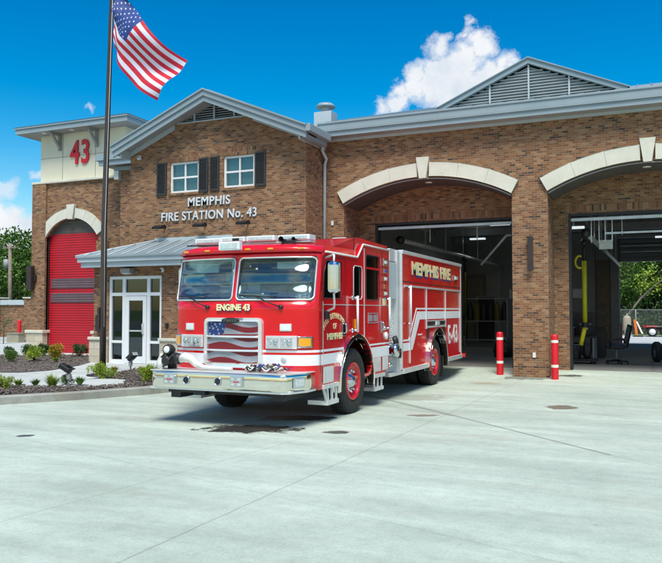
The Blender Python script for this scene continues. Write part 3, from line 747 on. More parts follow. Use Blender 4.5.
cr = MB().add([(-14.5, 15.66, 3.16), (-8.88, 15.66, 3.16), (-10.4, 17.22, 3.68), (-12.98, 17.22, 3.68), (-14.5, 18.6, 3.16), (-12.98, 18.6, 3.68), (-14.5, 15.66, 3.12), (-8.88, 15.66, 3.12), (-14.5, 18.6, 3.12), (-8.88, 17.22, 3.16), (-8.88, 17.22, 3.12)],
    [(0, 1, 2, 3), (0, 3, 5, 4), (1, 9, 2), (6, 7, 1, 0), (8, 6, 0, 4), (7, 10, 9, 1)]).build('canopy_roof', 'roof', FS)
m = MB()
for i in range(13):
    x = -14.2 + i * .42; f = min(1, max(.15, (x + 14.5) / 1.52)) if x < -12.98 else (1 if x < -10.4 else max(.1, (-8.9 - x) / 1.5))
    p0 = Vector((x, 15.67, 3.16)); p1 = Vector((x, 15.66 + 1.56 * f, 3.16 + .52 * f))
    m.tube([p0 + Vector((0, 0, .015)), p1 + Vector((0, 0, .015))], .02, 6)
m.tube([(-14.5, 15.66, 3.17), (-12.98, 17.22, 3.69)], .03, 6); m.box(-12.98, -10.4, 17.18, 17.218, 3.66, 3.75)
m.build('roof_seams', 'trimlight', cr)
sf = MB(); y0, y1 = EY + .03, EY + .12; zb = .225
sf.box(-13.78, -12.0, y0, y1, 2.54, 2.62)
for a, b in ((-13.78, -13.70), (-13.33, -13.23), (-12.50, -12.40), (-12.08, -12.0)): sf.box(a, b, y0, y1, zb, 2.54)
for a, b in ((-13.70, -13.33), (-12.40, -12.08)):
    sf.box(a, b, y0, y1, zb, zb + .10); sf.box(a, b, y0, y1, .78, .85); sf.box(a, b, y0, y1, 2.08, 2.17)
sf.box(-13.23, -12.50, y0, y1, 2.08, 2.17)
sfo = sf.build('storefront_frame', 'white', FS)
MB().box(-13.70, -13.33, y0 + .05, y0 + .06, zb + .1, 2.54).box(-12.40, -12.08, y0 + .05, y0 + .06, zb + .1, 2.54).box(-13.23, -12.5, y0 + .05, y0 + .06, 2.17, 2.54).build('pane', 'doorglass', sfo)
dl = MB().box(-13.22, -13.10, y0 - .01, y0 + .05, zb + .01, 2.07).box(-12.63, -12.51, y0 - .01, y0 + .05, zb + .01, 2.07).box(-13.10, -12.63, y0 - .01, y0 + .05, zb + .01, zb + .2).box(-13.10, -12.63, y0 - .01, y0 + .05, 1.95, 2.07).build('entrance_door', 'white', FS)
MB().box(-13.10, -12.63, y0 + .02, y0 + .03, zb + .2, 1.95).build('pane', 'doorglass', dl)
MB().box(-13.08, -12.65, y0 - .03, y0 - .01, 1.10, 1.14).tube([(-12.60, y0 - .01, 1.02), (-12.60, y0 - .07, 1.05), (-12.60, y0 - .07, 1.3), (-12.60, y0 - .01, 1.33)], .014, 8).build('handle', 'steel', dl)
MB().box(-14.0, -9.4, 18.4, 18.5, 0, 2.9).build('lobby_wall', 'graysteel', FS)
MB().box(-14.0, -12.6, EY + .9, EY + 1.3, .2, 1.1).build('lobby_counter', 'graysteel', FS)
f = MB().plate([(EY - .003, 2.84), (EY - .22, 2.82), (EY - .20, 2.72), (EY - .003, 2.66)], 'x', -13.23, -12.9).build('wall_pack_lamp', 'graysteel', FS, bevel=.01)
MB().box(-13.2, -12.93, EY - .17, EY - .05, 2.68, 2.70).build('lens', 'whitelens', f)
f = MB().ball((-11.93, EY - .07, 2.77), .07, 14).build('security_camera', 'offwhite', FS)
MB().ball((-11.94, EY - .12, 2.75), .035, 10).build('lens', 'black', f)
MB().box(-11.84, -11.76, EY - .05, EY - .003, 1.2, 1.34).build('keypad', 'black', FS)
MB().box(-14.16, -14.02, EY - .1, EY - .003, 1.1, 1.55).build('meter_box', 'bronze', FS)
# ------------------------------------------------------------------ fire engine (world coordinates; it faces -Y)
TX = -5.67; HWD = 1.25
T = thing('fire_engine', 'red and white pumper fire engine with a flag-painted grille, parked on the apron', 'fire engine', (TX, 9.42, 0))
PLAN = [(0, 9.42), (.3, 9.43), (.6, 9.46), (.85, 9.505), (1.02, 9.56), (1.12, 9.61), (1.19, 9.68), (1.235, 9.75), (1.25, 9.82)]
def yc(l):
    l = abs(l)
    for (a, ya), (b, yb) in zip(PLAN, PLAN[1:]):
        if a <= l <= b: return ya + (yb - ya) * (l - a) / (b - a)
    return PLAN[-1][1]
def lean(z): return .20 * max(0, z - 1.83)
def fy(l, z): return yc(l) + lean(z)
LX = [-1.25, -1.235, -1.2, -1.16, -1.12, -1.02, -.85, -.6, -.3, -.035, .035, .3, .6, .85, 1.02, 1.12, 1.16, 1.2, 1.235, 1.25]
ZR = [.52, .60, .70, .88, 1.035, 1.07, 1.105, 1.3, 1.5, 1.7, 1.83, 2.0, 2.15, 2.3, 2.48, 2.56]
m = MB()
vs = [(TX + l, fy(l, z), z) for z in ZR for l in LX]; n = len(LX)
m.add(vs, [])
for j in range(len(ZR) - 1):
    for i in range(n - 1):
        lm = (LX[i] + LX[i + 1]) / 2; zm = (ZR[j] + ZR[j + 1]) / 2
        if 1.83 < zm < 2.48 and .035 < abs(lm) < 1.2: continue
        if zm < .70 and abs(lm) < 1.0: continue
        a = j * n + i; m.f.append((a, a + 1, a + n + 1, a + n)); m.sm.append(True)
        m.mi.append(1 if (.88 < zm < 1.035 or 1.07 < zm < 1.105) else 0)
cab = m.build('cab_front', ['red', 'stripe'], T)
md = cab.modifiers.new('Solid', 'SOLIDIFY'); md.thickness = .03; md.offset = -1
def curved(l0, l1, z0, z1, off, thick, steps=10, zst=1, mi=0, m=None):
    """panel that follows the curved cab front, off metres in front of it"""
    m = m or MB(); ls = lin(l0, l1, steps); zs = lin(z0, z1, zst); k = len(m.v)
    for o in (off, off - thick):
        for z in zs:
            for l in ls: m.v.append((TX + l, fy(l, z) - o, z))
    n = steps + 1; q = n * (zst + 1)
    def F(*i): m.f.append(tuple(k + a for a in i)); m.mi.append(mi); m.sm.append(False)
    for j in range(zst):
        for i in range(steps):
            a = j * n + i; F(a, a + 1, a + n + 1, a + n); F(q + a + n, q + a + n + 1, q + a + 1, q + a)
    for i in range(steps): a = i; F(q + a, q + a + 1, a + 1, a); a = zst * n + i; F(a, a + 1, q + a + 1, q + a)
    for j in range(zst): a = j * n; F(a, a + n, q + a + n, q + a); a = j * n + steps; F(q + a, q + a + n, a + n, a)
    return m
# windscreens with rubber seals
for s in (-1, 1):
    g = curved(min(s * .034, s * 1.2), max(s * .034, s * 1.2), 1.832, 2.478, -.012, .004, 14, 2)
    for i in range(len(g.sm)): g.sm[i] = True
    w = g.build('windscreen', 'windshield', T)
    rr = rrect(.036, 1.195, 1.84, 2.47, .06, 4)
    pts = [(TX + s * l, fy(l, z) - .006, z) for l, z in rr]
    pd = []
    for a, b in zip(pts, pts[1:] + pts[:1]):
        for k in range(4): pd.append(tuple(a[i] + (b[i] - a[i]) * k / 4 for i in range(3)))
    pd = [(p[0], fy(p[0] - TX, p[2]) - .006, p[2]) for p in pd]
    MB().tube(pd, .013, 6, closed=True).build('window_seal', 'alum', w)
# door / cab sides
def arcp(cy, cz, r, a0, a1, n): return [(cy + r * math.cos(R(a0 + (a1 - a0) * i / n)), cz + r * math.sin(R(a0 + (a1 - a0) * i / n))) for i in range(n + 1)]
WC = 11.2; WR = .725
so = [(9.82, .52), (WC - WR, .52)] + arcp(WC, .52, WR, 180, 0, 18) + [(12.9, .60), (12.9, 2.79), (11.52, 2.79), (11.27, 2.555), (9.96, 2.555), (9.95, 2.48), (9.82, 1.83)]
W1 = [(9.90, 1.87), (10.60, 1.87), (10.60, 2.44), (10.02, 2.44), (9.93, 2.25)]
W2 = rrect(11.11, 11.50, 1.87, 2.42, .07, 3); W3 = rrect(11.69, 12.35, 1.87, 2.64, .04, 2)
def side(s, x=HWD, t=.05): return (TX + s * x, TX + s * (x - t))
def stripe_poly(pts, s, mat_, par, off=.004, name='stripe'):
    a = TX + s * (HWD + off); b = TX + s * (HWD - .002)
    return MB().plate(pts, 'x', a, b).build(name, mat_, par)
for s in (1, -1):
    a, b = side(s)
    cs = MB().plate(so, 'x', a, b, [W1, W2, W3]).build('cab_side', 'red', T)
    for nm, w in (('front', W1), ('slot', W2), ('rear', W3)):
        ys = [p[0] for p in w]; zs = [p[1] for p in w]
        g = MB().plate(w, 'x', TX + s * (HWD - .02), TX + s * (HWD - .025)).build('side_window', 'sideglass', T)
        MB().tube([(TX + s * (HWD + .001), p[0], p[1]) for p in w], .009, 6, closed=True).build('window_seal', 'black' if nm != 'slot' else 'alum', g)
    MB().box(TX + s * (HWD - .03), TX + s * (HWD + .004), 11.69, 12.35, 2.395, 2.43).build('window_bar', 'red', T)
    # white belt stripes on the cab
    f0 = WC - math.sqrt(max(0, (WR + .03) ** 2 - (.96 - .52) ** 2)); f1 = 2 * WC - f0
    h0 = WC - math.sqrt(max(0, (WR + .03) ** 2 - (1.09 - .52) ** 2)); h1 = 2 * WC - h0
    stripe_poly([(9.83, .88), (10.53, .88), (f0 + .05, 1.035), (9.83, 1.035)], s, 'stripe', T)
    stripe_poly([(9.83, 1.07), (h0, 1.07), (h0 + .02, 1.105), (9.83, 1.105)], s, 'stripe', T)
    stripe_poly([(11.88, .85), (12.88, .85), (12.88, 1.035), (f1 - .03, 1.035)], s, 'stripe', T)
    stripe_poly([(h1, 1.07), (12.88, 1.07), (12.88, 1.10), (h1 - .02, 1.10)], s, 'stripe', T)
    # seams, hinges, rails
    m = MB(); o = HWD + .003
    for y, z0, z1 in ((9.865, .62, 2.5), (10.74, 1.16, 2.5), (11.04, 1.25, 2.5), (12.50, .62, 2.72)): m.box(TX + s * (HWD - .001), TX + s * o, y - .006, y + .006, z0, z1)
    m.box(TX + s * (HWD - .001), TX + s * o, 9.87, 10.74, 2.495, 2.505)
    m.build('door_seams', 'black', cs)
    m = MB()
    m.box(TX + s * (HWD - .001), TX + s * (HWD + .008), 11.59, 11.615, 1.1, 2.74); m.box(TX + s * (HWD - .001), TX + s * (HWD + .008), 9.87, 9.885, .86, 1.82)
    m.box(TX + s * (HWD - .001), TX + s * (HWD + .006), 9.9, 11.58, 1.765, 1.778); m.box(TX + s * (HWD - .001), TX + s * (HWD + .006), 11.62, 12.9, 1.765, 1.778)
    m.build('trim_strip', 'alum', cs)
    MB().tube([(TX + s * (HWD + .012), 9.96, 2.565), (TX + s * (HWD + .012), 11.26, 2.565), (TX + s * (HWD + .012), 11.52, 2.80), (TX + s * (HWD + .012), 12.9, 2.80)], .016, 8).build('drip_rail', 'offwhite', cs)
    for y in (11.02, 12.62):
        h = MB().tube([(TX + s * (HWD + .09), y + .05, 1.33), (TX + s * (HWD + .09), y + .05, 1.92)], .02, 8).build('grab_rail', 'stripe', T)
        m = MB()
        for z in (1.36, 1.89): m.tube([(TX + s * HWD, y + .05, z), (TX + s * (HWD + .09), y + .05, z)], .016, 8); m.lathe((TX + s * HWD, y + .05, z), (s, 0, 0), [(.04, 0), (.04, .012), (.02, .02)], 12)
        m.split('rail_stanchion', 'chrome', h)
    for y in (10.62, 12.40):
        h = MB().box(TX + s * HWD, TX + s * (HWD + .015), y, y + .12, 1.28, 1.50).build('door_handle', 'chrome', T, bevel=.006)
        MB().tube([(TX + s * (HWD + .015), y + .06, 1.32), (TX + s * (HWD + .05), y + .06, 1.34), (TX + s * (HWD + .05), y + .06, 1.46), (TX + s * (HWD + .015), y + .06, 1.48)], .012, 6).build('pull', 'chrome', h)
    MB().box(TX + s * HWD, TX + s * (HWD + .03), 11.14, 11.22, 1.38, 1.54).build('side_marker', 'amber', T, bevel=.008)
    # warning lamps stacked behind the crew door
    for k, (z, c) in enumerate(((2.56, 'whitelens'), (2.40, 'bluelens'), (2.26, 'whitelens'), (2.12, 'redlens'), (1.99, 'whitelens'))):
        l = MB().box(TX + s * HWD, TX + s * (HWD + .03), 12.55 if k else 12.52, 12.72 if k else 12.78, z - (.045 if k else .07), z + (.045 if k else .07)).build('warning_light', 'chrome', T, bevel=.008)
        MB().box(TX + s * (HWD + .03), TX + s * (HWD + .042), 12.58, 12.69, z - .028, z + .028).build('lens', c, l, bevel=.005)
    MB().box(TX + s * HWD, TX + s * (HWD + .004), 12.53, 12.74, 1.78, 1.90).build('decal_plate', 'gold', T)
    MB().lathe((TX + s * HWD, 12.70, 1.22), (s, 0, 0), [(.07, 0), (.075, .02), (.05, .04), (0, .045)], 16).build('lamp', 'whitelens', T)
    # scuff panels
    for y0_, y1_ in ((9.90, 10.26), (12.05, 12.42), (12.52, 12.80)):
        m = MB(); m.box(TX + s * HWD, TX + s * (HWD + .006), y0_, y1_, .60, .845)
        k = y0_ + .02
        while k < y1_: m.box(TX + s * (HWD + .006), TX + s * (HWD + .014), k, k + .012, .61, .84); k += .036
        m.build('scuff_panel', 'alum', T)
    pass
    # cab fender trim
    m = MB(); aa = arcp(WC, .50, WR, 186, -6, 26); bb = arcp(WC, .50, WR + .07, -6, 186, 26)
    m.plate(aa + bb, 'x', TX + s * (HWD - .06), TX + s * (HWD + .045)); m.build('wheel_arch_trim', 'steelp', T, bevel=.012)
    # mirror
    mx = TX + s * (HWD + (.26 if s > 0 else .10))
    my = 0 if s > 0 else .40
    mr = MB().box(mx - .085, mx + .085, 9.61 + my, 9.75 + my, 1.93, 2.40).build('mirror', 'chrome', T, bevel=.06)
    MB().box(mx - .075, mx + .075, 9.741 + my, 9.745 + my, 1.96, 2.37).build('mirror_glass', 'lampglass', mr)
    MB().tube([(TX + s * HWD, 9.97 + my, 2.47), (mx - s * .04, 9.78 + my, 2.50), (mx, 9.70 + my, 2.48), (mx, 9.69 + my, 2.38)], .016, 8).tube([(TX + s * HWD, 9.97 + my, 1.66), (mx - s * .1, 9.93 + my, 1.72), (mx - s * .02, 9.76 + my, 1.80), (mx, 9.69 + my, 1.95)], .016, 8).build('mirror_arm', 'offwhite', mr)
    MB().box(TX + s * HWD, TX + s * (HWD + .05), 9.93, 10.03, 1.55, 1.68).build('mirror_mount', 'black', mr, bevel=.01)
    # steps
    m = MB()
    m.box(TX + s * (HWD - .35), TX + s * (HWD + .03), 9.86, 10.44, .52, .585)
    st = m.build('cab_step', 'alum', T, bevel=.006)
    m = MB(); xo = TX + s * (HWD + .0)
    m.box(TX + s * (HWD - .3), TX + s * (HWD + .03), 10.0, 10.42, .27, .335)
    for y in (9.90, 10.04, 10.20, 10.36):
        m.obox((xo, y + (.065 if y < 10 else .015), .42), (1, 0, 0), (0, .25 if y < 10 else .06, -.44), (0, .44, .25 if y < 10 else .06), .012, .13, .022)
    m.build('step_hanger', 'alum', st)
    m = MB().box(TX + s * (HWD - .3), TX + s * (HWD + .03), 11.98, 12.60, .50, .56)
    st = m.build('crew_step', 'alum', T, bevel=.006)
    m = MB().box(TX + s * (HWD - .3), TX + s * (HWD + .03), 12.05, 12.5, .27, .33)
    for y in (12.08, 12.26, 12.46): m.box(xo - .012, xo + .012, y - .02, y + .02, .28, .51)
    m.build('step_hanger', 'alum', st)
    # emblem lettering on the front door
    sm = side_p if s > 0 else side_m
    word = 'FIRE DEPARTMENT'; cy, cz, rr_ = 10.33, 1.20, .34
    for i, ch in enumerate(word):
        if ch == ' ': continue
        t = R(65 - 130 * i / (len(word) - 1)) if s > 0 else R(-65 + 130 * i / (len(word) - 1))
        # place each letter tangent to the arc
        y = cy - math.sin(t) * .45; z = 1.60 - (1 - math.cos(t)) * .30
        rot = Matrix.Rotation((t if s > 0 else -t) * .62, 4, 'Z')
        text('gold_lettering', ch, .115, sm((TX + s * (HWD + .004), y, z)) @ rot, 'gold', cs, .004, .004, .8)
    text('gold_lettering', 'OF', .12, sm((TX + s * (HWD + .004), cy, 1.44)), 'gold', cs, .004, .003, .9)
    text('gold_lettering', 'MEMPHIS', .125, sm((TX + s * (HWD + .004), cy, 1.285)), 'gold', cs, .004, .007, 1.18)
    # small framed plate on the crew door
    fr = MB()
    for q in ((11.78, 12.28, 1.625, 1.64), (11.78, 12.28, 1.46, 1.475), (11.78, 11.80, 1.475, 1.625), (12.26, 12.28, 1.475, 1.625)): fr.box(TX + s * HWD, TX + s * (HWD + .006), *q)
    fr.box(TX + s * HWD, TX + s * (HWD + .005), 11.83, 12.0, 1.495, 1.605).box(TX + s * HWD, TX + s * (HWD + .005), 12.07, 12.22, 1.495, 1.605)
    fr.build('door_plate', M['grwhite'], T)
# roof: front cap with brow, ramp and raised crew roof
m = MB()
prof = [(2.55, -.035), (2.575, -.055), (2.62, -.05), (2.66, .0), (2.69, .12), (2.70, .35)]
ls = [-1.25] + LX[1:-1] + [1.25]
vs = []
for z, dy in prof:
    for l in LX: sh = 1 - .012 * (z > 2.64) - .02 * (z > 2.68); vs.append((TX + l * sh, fy(l, 2.55) + dy, z - .03 * (abs(l) / 1.25) ** 3 * (z > 2.6)))
vs += [(TX + l * .965, 11.3, 2.70) for l in LX]
n = len(LX)
m.add(vs, [(j * n + i, j * n + i + 1, (j + 1) * n + i + 1, (j + 1) * n + i) for j in range(len(prof)) for i in range(n - 1)], sm=True)
m.add([(TX - 1.25, 9.96, 2.545), (TX + 1.25, 9.96, 2.545), (TX + 1.25, 11.5, 2.545), (TX - 1.25, 11.5, 2.545)], [(0, 3, 2, 1)])
for s in (1, -1):
    m.add([(TX + s * 1.25, 9.95, 2.55), (TX + s * 1.21, 9.95, 2.67), (TX + s * 1.206, 11.5, 2.70), (TX + s * 1.25, 11.5, 2.55)], [(0, 1, 2, 3)])
m.build('roof_cap', 'red', T)
MB().plate([(10.25, 2.60), (10.3, 2.665), (11.28, 2.895), (11.45, 2.905), (12.9, 2.88), (12.9, 2.795), (11.54, 2.795), (11.28, 2.60)], 'x', TX - 1.21, TX + 1.21).build('raised_roof', 'red', T, bevel=.015)
MB().box(TX - 1.215, TX + 1.215, 11.22, 11.24, 2.60, 2.885).box(TX - 1.225, TX + 1.225, 11.26, 12.89, 2.60, 2.62).build('roof_seam', 'black', T)
MB().box(TX + .7, TX + .95, 11.5, 11.7, 2.88, 2.93).build('roof_beacon', 'whitelens', T, bevel=.01)
MB().box(TX - 1.24, TX + 1.24, 12.86, 12.9, .6, 2.8).box(TX - 1.2, TX + 1.2, 10.0, 12.86, .55, .6).build('cab_back', 'red', T)
for l in (-1.0, -.55, -.2, .2, .55, 1.0)[0:6]:
    if abs(l) == .2: l *= .9
    MB().box(TX + l - .045, TX + l + .045, fy(l, 2.55) - .068, fy(l, 2.55) - .04, 2.585, 2.612).build('marker_light', 'amber', T, bevel=.006)
# light bar: two raised ends and a lower middle
lb = MB().box(TX - 1.02, TX + 1.02, 9.92, 10.12, 2.715, 2.745).build('light_bar', 'alum', T)
for a, b, dy in ((-1.02, -.52, .0), (-.50, -.06, -.06), (-.04, .46, -.06), (.48, 1.02, .0)):
    l = MB().box(TX + a, TX + b, 9.90 + dy, 10.14 + dy, 2.748, 2.835).build('lens_housing', 'whitelens', lb, bevel=.014)
    MB().box(TX + a + .04, TX + b - .04, 9.894 + dy, 9.90 + dy, 2.77, 2.815).build('led_strip', 'lampglass', l)
MB().box(TX - .28, TX - .16, 9.83, 9.84, 2.77, 2.81).build('sensor', 'black', lb)
fl = MB().box(TX - .20, TX + .16, 9.30, 9.40, 2.575, 2.705).build('brow_floodlight', 'whitelens', T, bevel=.015)
MB().box(TX - .17, TX + .13, 9.294, 9.30, 2.60, 2.68).build('lens', 'lampglass', fl); MB().box(TX - .1, TX + .06, 9.4, 9.55, 2.6, 2.66).build('bracket', 'alum', fl)
h = MB().lathe((TX + .62, 9.80, 2.755), (0, -1, 0), [(.012, -.12), (.018, -.02), (.03, .04), (.045, .06)], 16).build('roof_horn', 'black', T)
MB().lathe((TX + .80, 9.82, 2.755), (0, -1, 0), [(.012, -.12), (.02, .0), (.035, .02)], 16).box(TX + .6, TX + .82, 9.8, 9.84, 2.66, 2.74).build('horn_bracket', 'black', h)
MB().tube([(TX - .45, 9.72, 2.70), (TX - 1.0, 9.66, 2.70)], .012, 6).build('antenna', 'black', T)
# wipers
for px_, tx_ in ((-.47, -.80), (.76, .40)):
    w = MB().tube([(TX + px_, fy(px_, 1.75) - .03, 1.735), (TX + (px_ + tx_) / 2, fy((px_ + tx_) / 2, 1.8) - .045, 1.80), (TX + tx_, fy(tx_, 1.88) - .045, 1.885)], .011, 6).build('wiper', 'black', T)
    MB().tube([(TX + tx_ - .30, fy(tx_ - .30, 1.9) - .025, 1.905), (TX + tx_ + .28, fy(tx_ + .28, 1.89) - .03, 1.885)], .012, 6).build('blade', 'black', w)
    MB().lathe((TX + px_, fy(px_, 1.73) - .0, 1.735), (0, -1, 0), [(.035, 0), (.035, .03), (.0, .04)], 12).build('pivot', 'black', w)
# dash, seats, steering wheel seen through the glass
MB().box(TX - 1.18, TX + 1.18, 9.72, 10.15, 1.60, 1.86).box(TX - .35, TX + .35, 9.9, 11.0, 1.2, 1.95).box(TX - .1, TX + .12, 10.0, 10.02, 1.9, 2.1).build('dashboard', 'cabin', T, bevel=.03)
MB().box(TX - 1.19, TX + 1.19, 10.95, 11.02, .62, 2.3).box(TX - 1.19, TX + 1.19, 9.95, 11., .62, 1.0).build('cab_bulkhead', 'cabin', T)
for l in (-.8, .8):
    s_ = MB().box(TX + l - .26, TX + l + .26, 10.3, 10.8, 1.25, 1.42).box(TX + l - .25, TX + l + .25, 10.72, 10.88, 1.42, 2.12).build('seat', 'seat', T, bevel=.04)
    MB().box(TX + l - .14, TX + l + .14, 10.70, 10.80, 2.14, 2.34).build('headrest', 'seat', s_, bevel=.03)
MB().tube([(TX + .8 + .22 * math.cos(t), 10.02 + .08 * math.sin(t), 1.98 + .17 * math.sin(t)) for t in [2 * math.pi * k / 20 for k in range(20)]], .015, 6, closed=True).build('steering_wheel', 'black', T)
MB().box(TX - .95, TX - .55, 9.86, 9.90, 2.28, 2.42).box(TX + .5, TX + .95, 9.86, 9.9, 2.32, 2.42).build('sun_visor', 'seat', T)
# grille: waving flag in three framed panels
G0, G1, GZ0, GZ1 = -.495, .495, .84, 1.575
gf = MB().plate(rrect(G0, G1, GZ0, GZ1, .085, 6), 'y', 9.345, 9.45, [rrect(G0 + .055, G1 - .055, GZ0 + .065, GZ1 - .055, .04, 5)])
gf.v = [(x + TX, y + .04 * (x / .5) ** 2, z) for x, y, z in gf.v]
gr = gf.build('grille', 'bright', T, bevel=.014)
GP = [(1.305, 1.515), (1.10, 1.285), (.90, 1.08)]
m = MB(); nx_, nz_ = 110, 150; x0, x1, z0, z1 = G0 + .045, G1 - .045, GZ0 + .055, GZ1 - .055
bounds = [-.2, .13, .31, .52, .70, .85, 1.3]   # rows from the bottom: red, white, red, white ... warped by a wave
def gcol(u, v):
    w = .055 * math.sin(u * 2 * math.pi * 1.05 - .5) + .03 * (1 - u)
    t = v - w
    if u < .36 + .03 * math.sin(v * 7) and v > .62 + .10 * (u / .36) - .0: return 2
    if v > .70: k = 0 if .78 < t < .91 else 1
    elif v > .36: k = 1 if .44 < t < .57 else 0
    else: k = 1 if .08 < t < .23 else 0
    return k
for j in range(nz_):
    for i in range(nx_):
        u0, u1, v0, v1 = i / nx_, (i + 1) / nx_, j / nz_, (j + 1) / nz_
        q = []
        for u, v in ((u0, v0), (u1, v0), (u1, v1), (u0, v1)):
            x = x0 + (x1 - x0) * u; q.append((TX + x, 9.385 + .04 * (x / .5) ** 2 + .004 * math.sin(u * 14 + 2), z0 + (z1 - z0) * v))
        m.add(q, [(0, 1, 2, 3)], gcol((u0 + u1) / 2, (v0 + v1) / 2))
gp = m.build('flag_panel', ['grred', 'grwhite', 'grblue'], gr)
def star(cx, cz, r, y, m, rot=0):
    p = [(cx + (r if k % 2 == 0 else r * .42) * math.sin(math.pi * k / 5 + rot), cz + (r if k % 2 == 0 else r * .42) * math.cos(math.pi * k / 5 + rot)) for k in range(10)]
    return m.plate(p, 'y', y - .003, y)
m = MB()
for u, v, r in ((.08, .97, .02), (.16, .93, .026), (.26, .94, .024), (.05, .84, .018), (.12, .83, .027), (.22, .80, .024), (.32, .82, .024), (.09, .885, .014), (.19, .87, .018), (.05, .70, .026), (.13, .67, .027), (.24, .71, .026), (.34, .70, .014)):
    star(TX + x0 + (x1 - x0) * u, z0 + (z1 - z0) * v, r, 9.404 + .0 - .004, m)
m.v = [(x, y - .02 + .04 * ((x - TX) / .5) ** 2 + .0, z) for x, y, z in m.v]
m.build('stars', 'grwhite', gp)
m = MB()
for zc_ in (1.295, 1.09):
    pl = [(TX + l, 9.362 + .04 * (l / .5) ** 2, zc_) for l in lin(G0 + .02, G1 - .02, 10)]
    m.tube(pl, .017, 8)
m.split('grille_bar', 'bright', gr)
bd = MB().lathe((TX, 9.335, 1.535), (0, -1, 0), [(.11, 0), (.115, .006), (.105, .012), (.0, .014)], 28)
bd.v = [(TX + (x - TX) * 1.35, y, 1.535 + (z - 1.535) * .38) for x, y, z in bd.v]
bg = bd.build('badge', 'black', gr)
text('badge_script', 'Pierce', .072, face_m((TX, 9.318, 1.537)), 'chrome', bg, .004, .0, 1.25)
# headlamps, signals, small marker squares, fog badge
for s in (-1, 1):
    m = curved(min(s * .54, s * 1.0), max(s * .54, s * 1.0), 1.125, 1.315, .035, .05, 8)
    hb = m.build('headlamp_bezel', 'bright', T, bevel=.006)
    for a, b in ((.565, .74), (.765, .94)):
        a, b = sorted((s * a, s * b))
        l = curved(a, b, 1.155, 1.285, .045, .012, 4).build('headlamp', 'lampglass', hb)
        mm = MB(); c_ = (a + b) / 2
        for dl_ in (-.04, .04): mm.lathe((TX + c_ + dl_, fy(c_, 1.2) - .045, 1.22), (0, -1, 0), [(.034, 0), (.03, .01), (.012, .004), (.0, .004)], 12)
        mm.build('reflector', 'chrome', l)
    a, b = sorted((s * 1.01, s * 1.19))
    sg = curved(a, b, 1.14, 1.305, .03, .05, 5).build('signal_bezel', 'chrome', T, bevel=.005)
    a, b = sorted((s * 1.03, s * 1.175)); curved(a, b, 1.165, 1.28, .045, .02, 4).build('turn_signal', 'amber', sg)
    a, b = sorted((s * .74, s * .915))
    q = curved(a, b, 1.38, 1.49, .014, .02, 3).build('front_marker', 'bright', T, bevel=.02)
    a, b = sorted((s * .755, s * .90)); curved(a, b, 1.395, 1.475, .02, .008, 3).build('lens', 'whitelens', q, bevel=.004)
MB().lathe((TX + .80, fy(.8, .96), .965), (0, -1, 0), [(.045, 0), (.045, .008), (.03, .012), (0, .012)], 18).build('fuel_badge', 'alum', T)
t_ = text('gold_lettering', 'ENGINE 43', .125, face_m((TX + .0, 9.40, 1.725)), 'gold', T, .006, .006, .96)
t_ = text('lettering_shadow', 'ENGINE 43', .125, face_m((TX + .006, 9.406, 1.719)), 'bluesh', T, .004, .008, .96)
# bumper
bo_ = [(-1.21, 9.03), (1.02, 9.03), (1.10, 9.10), (1.22, 9.42), (1.22, 9.70), (-1.22, 9.70), (-1.22, 9.10)]
pth = [(-1.22, 9.66), (-1.22, 9.16), (-1.205, 9.09), (-1.16, 9.045), (-1.09, 9.02), (-.6, 9.02), (0, 9.02), (.6, 9.02), (.98, 9.02), (1.04, 9.04), (1.075, 9.075), (1.20, 9.40), (1.215, 9.46), (1.22, 9.66)]
prf = [(.545, -.02), (.550, .004), (.59, .008), (.63, .0105), (.67, .011), (.71, .010), (.75, .007), (.783, .003), (.79, -.02)]
bm = MB(); vs = []; L_ = len(pth)
for z, o in prf:
    q = offs(pth, -o)
    vs += [(TX + x, y, z) for x, y in q]
bm.add(vs, [(k * L_ + i, k * L_ + i + 1, (k + 1) * L_ + i + 1, (k + 1) * L_ + i) for k in range(len(prf) - 1) for i in range(L_ - 1)], sm=True)
bp = bm.build('bumper', 'steelp', T)
md = bp.modifiers.new('Solid', 'SOLIDIFY'); md.thickness = .008; md.offset = -1
MB().plate([(TX + x, y) for x, y in bo_], 'z', .52, .548).build('bumper_lower_lip', 'alum', bp, bevel=.005)
MB().plate([(TX + x * .995, y - .012) for x, y in bo_], 'z', .788, .80).build('bumper_deck', 'alum', bp, bevel=.004)
for l in (-.55, -.01):
    MB().lathe((TX + l, 9.006, .665), (0, -1, 0), [(.065, 0), (.062, .01), (.05, .012), (.048, -.0)], 20).build('bumper_port', 'chrome', bp)
    MB().lathe((TX + l, 9.004, .665), (0, -1, 0), [(0, .001), (.046, .001)], 20).build('port_grille', 'black', bp)
for l in (-.83, .31):
    q = MB().box(TX + l - .10, TX + l + .10, 8.975, 9.02, .60, .745).build('warning_light', 'chrome', bp, bevel=.008)
    m = MB()
    for a_ in (-.05, .05):
        for b_ in (.635, .71): m.box(TX + l + a_ - .03, TX + l + a_ + .03, 8.965, 8.976, b_ - .018, b_ + .018)
    m.build('lens', 'lampglass', q, bevel=.004)
    MB().box(TX + l - .04, TX + l + .04, 8.965, 8.976, .662, .68).build('red_lens', 'redlens', q)
d0 = Vector((.13, .34, 0)).normalized()
q = MB().obox((TX + 1.172, 9.24, .67), d0, (d0.y, -d0.x, 0), (0, 0, 1), .105, .012, .075).build('warning_light', 'chrome', bp, bevel=.006)
MB().obox((TX + 1.186, 9.235, .67), d0, (d0.y, -d0.x, 0), (0, 0, 1), .08, .008, .05).build('lens', 'lampglass', q, bevel=.004)
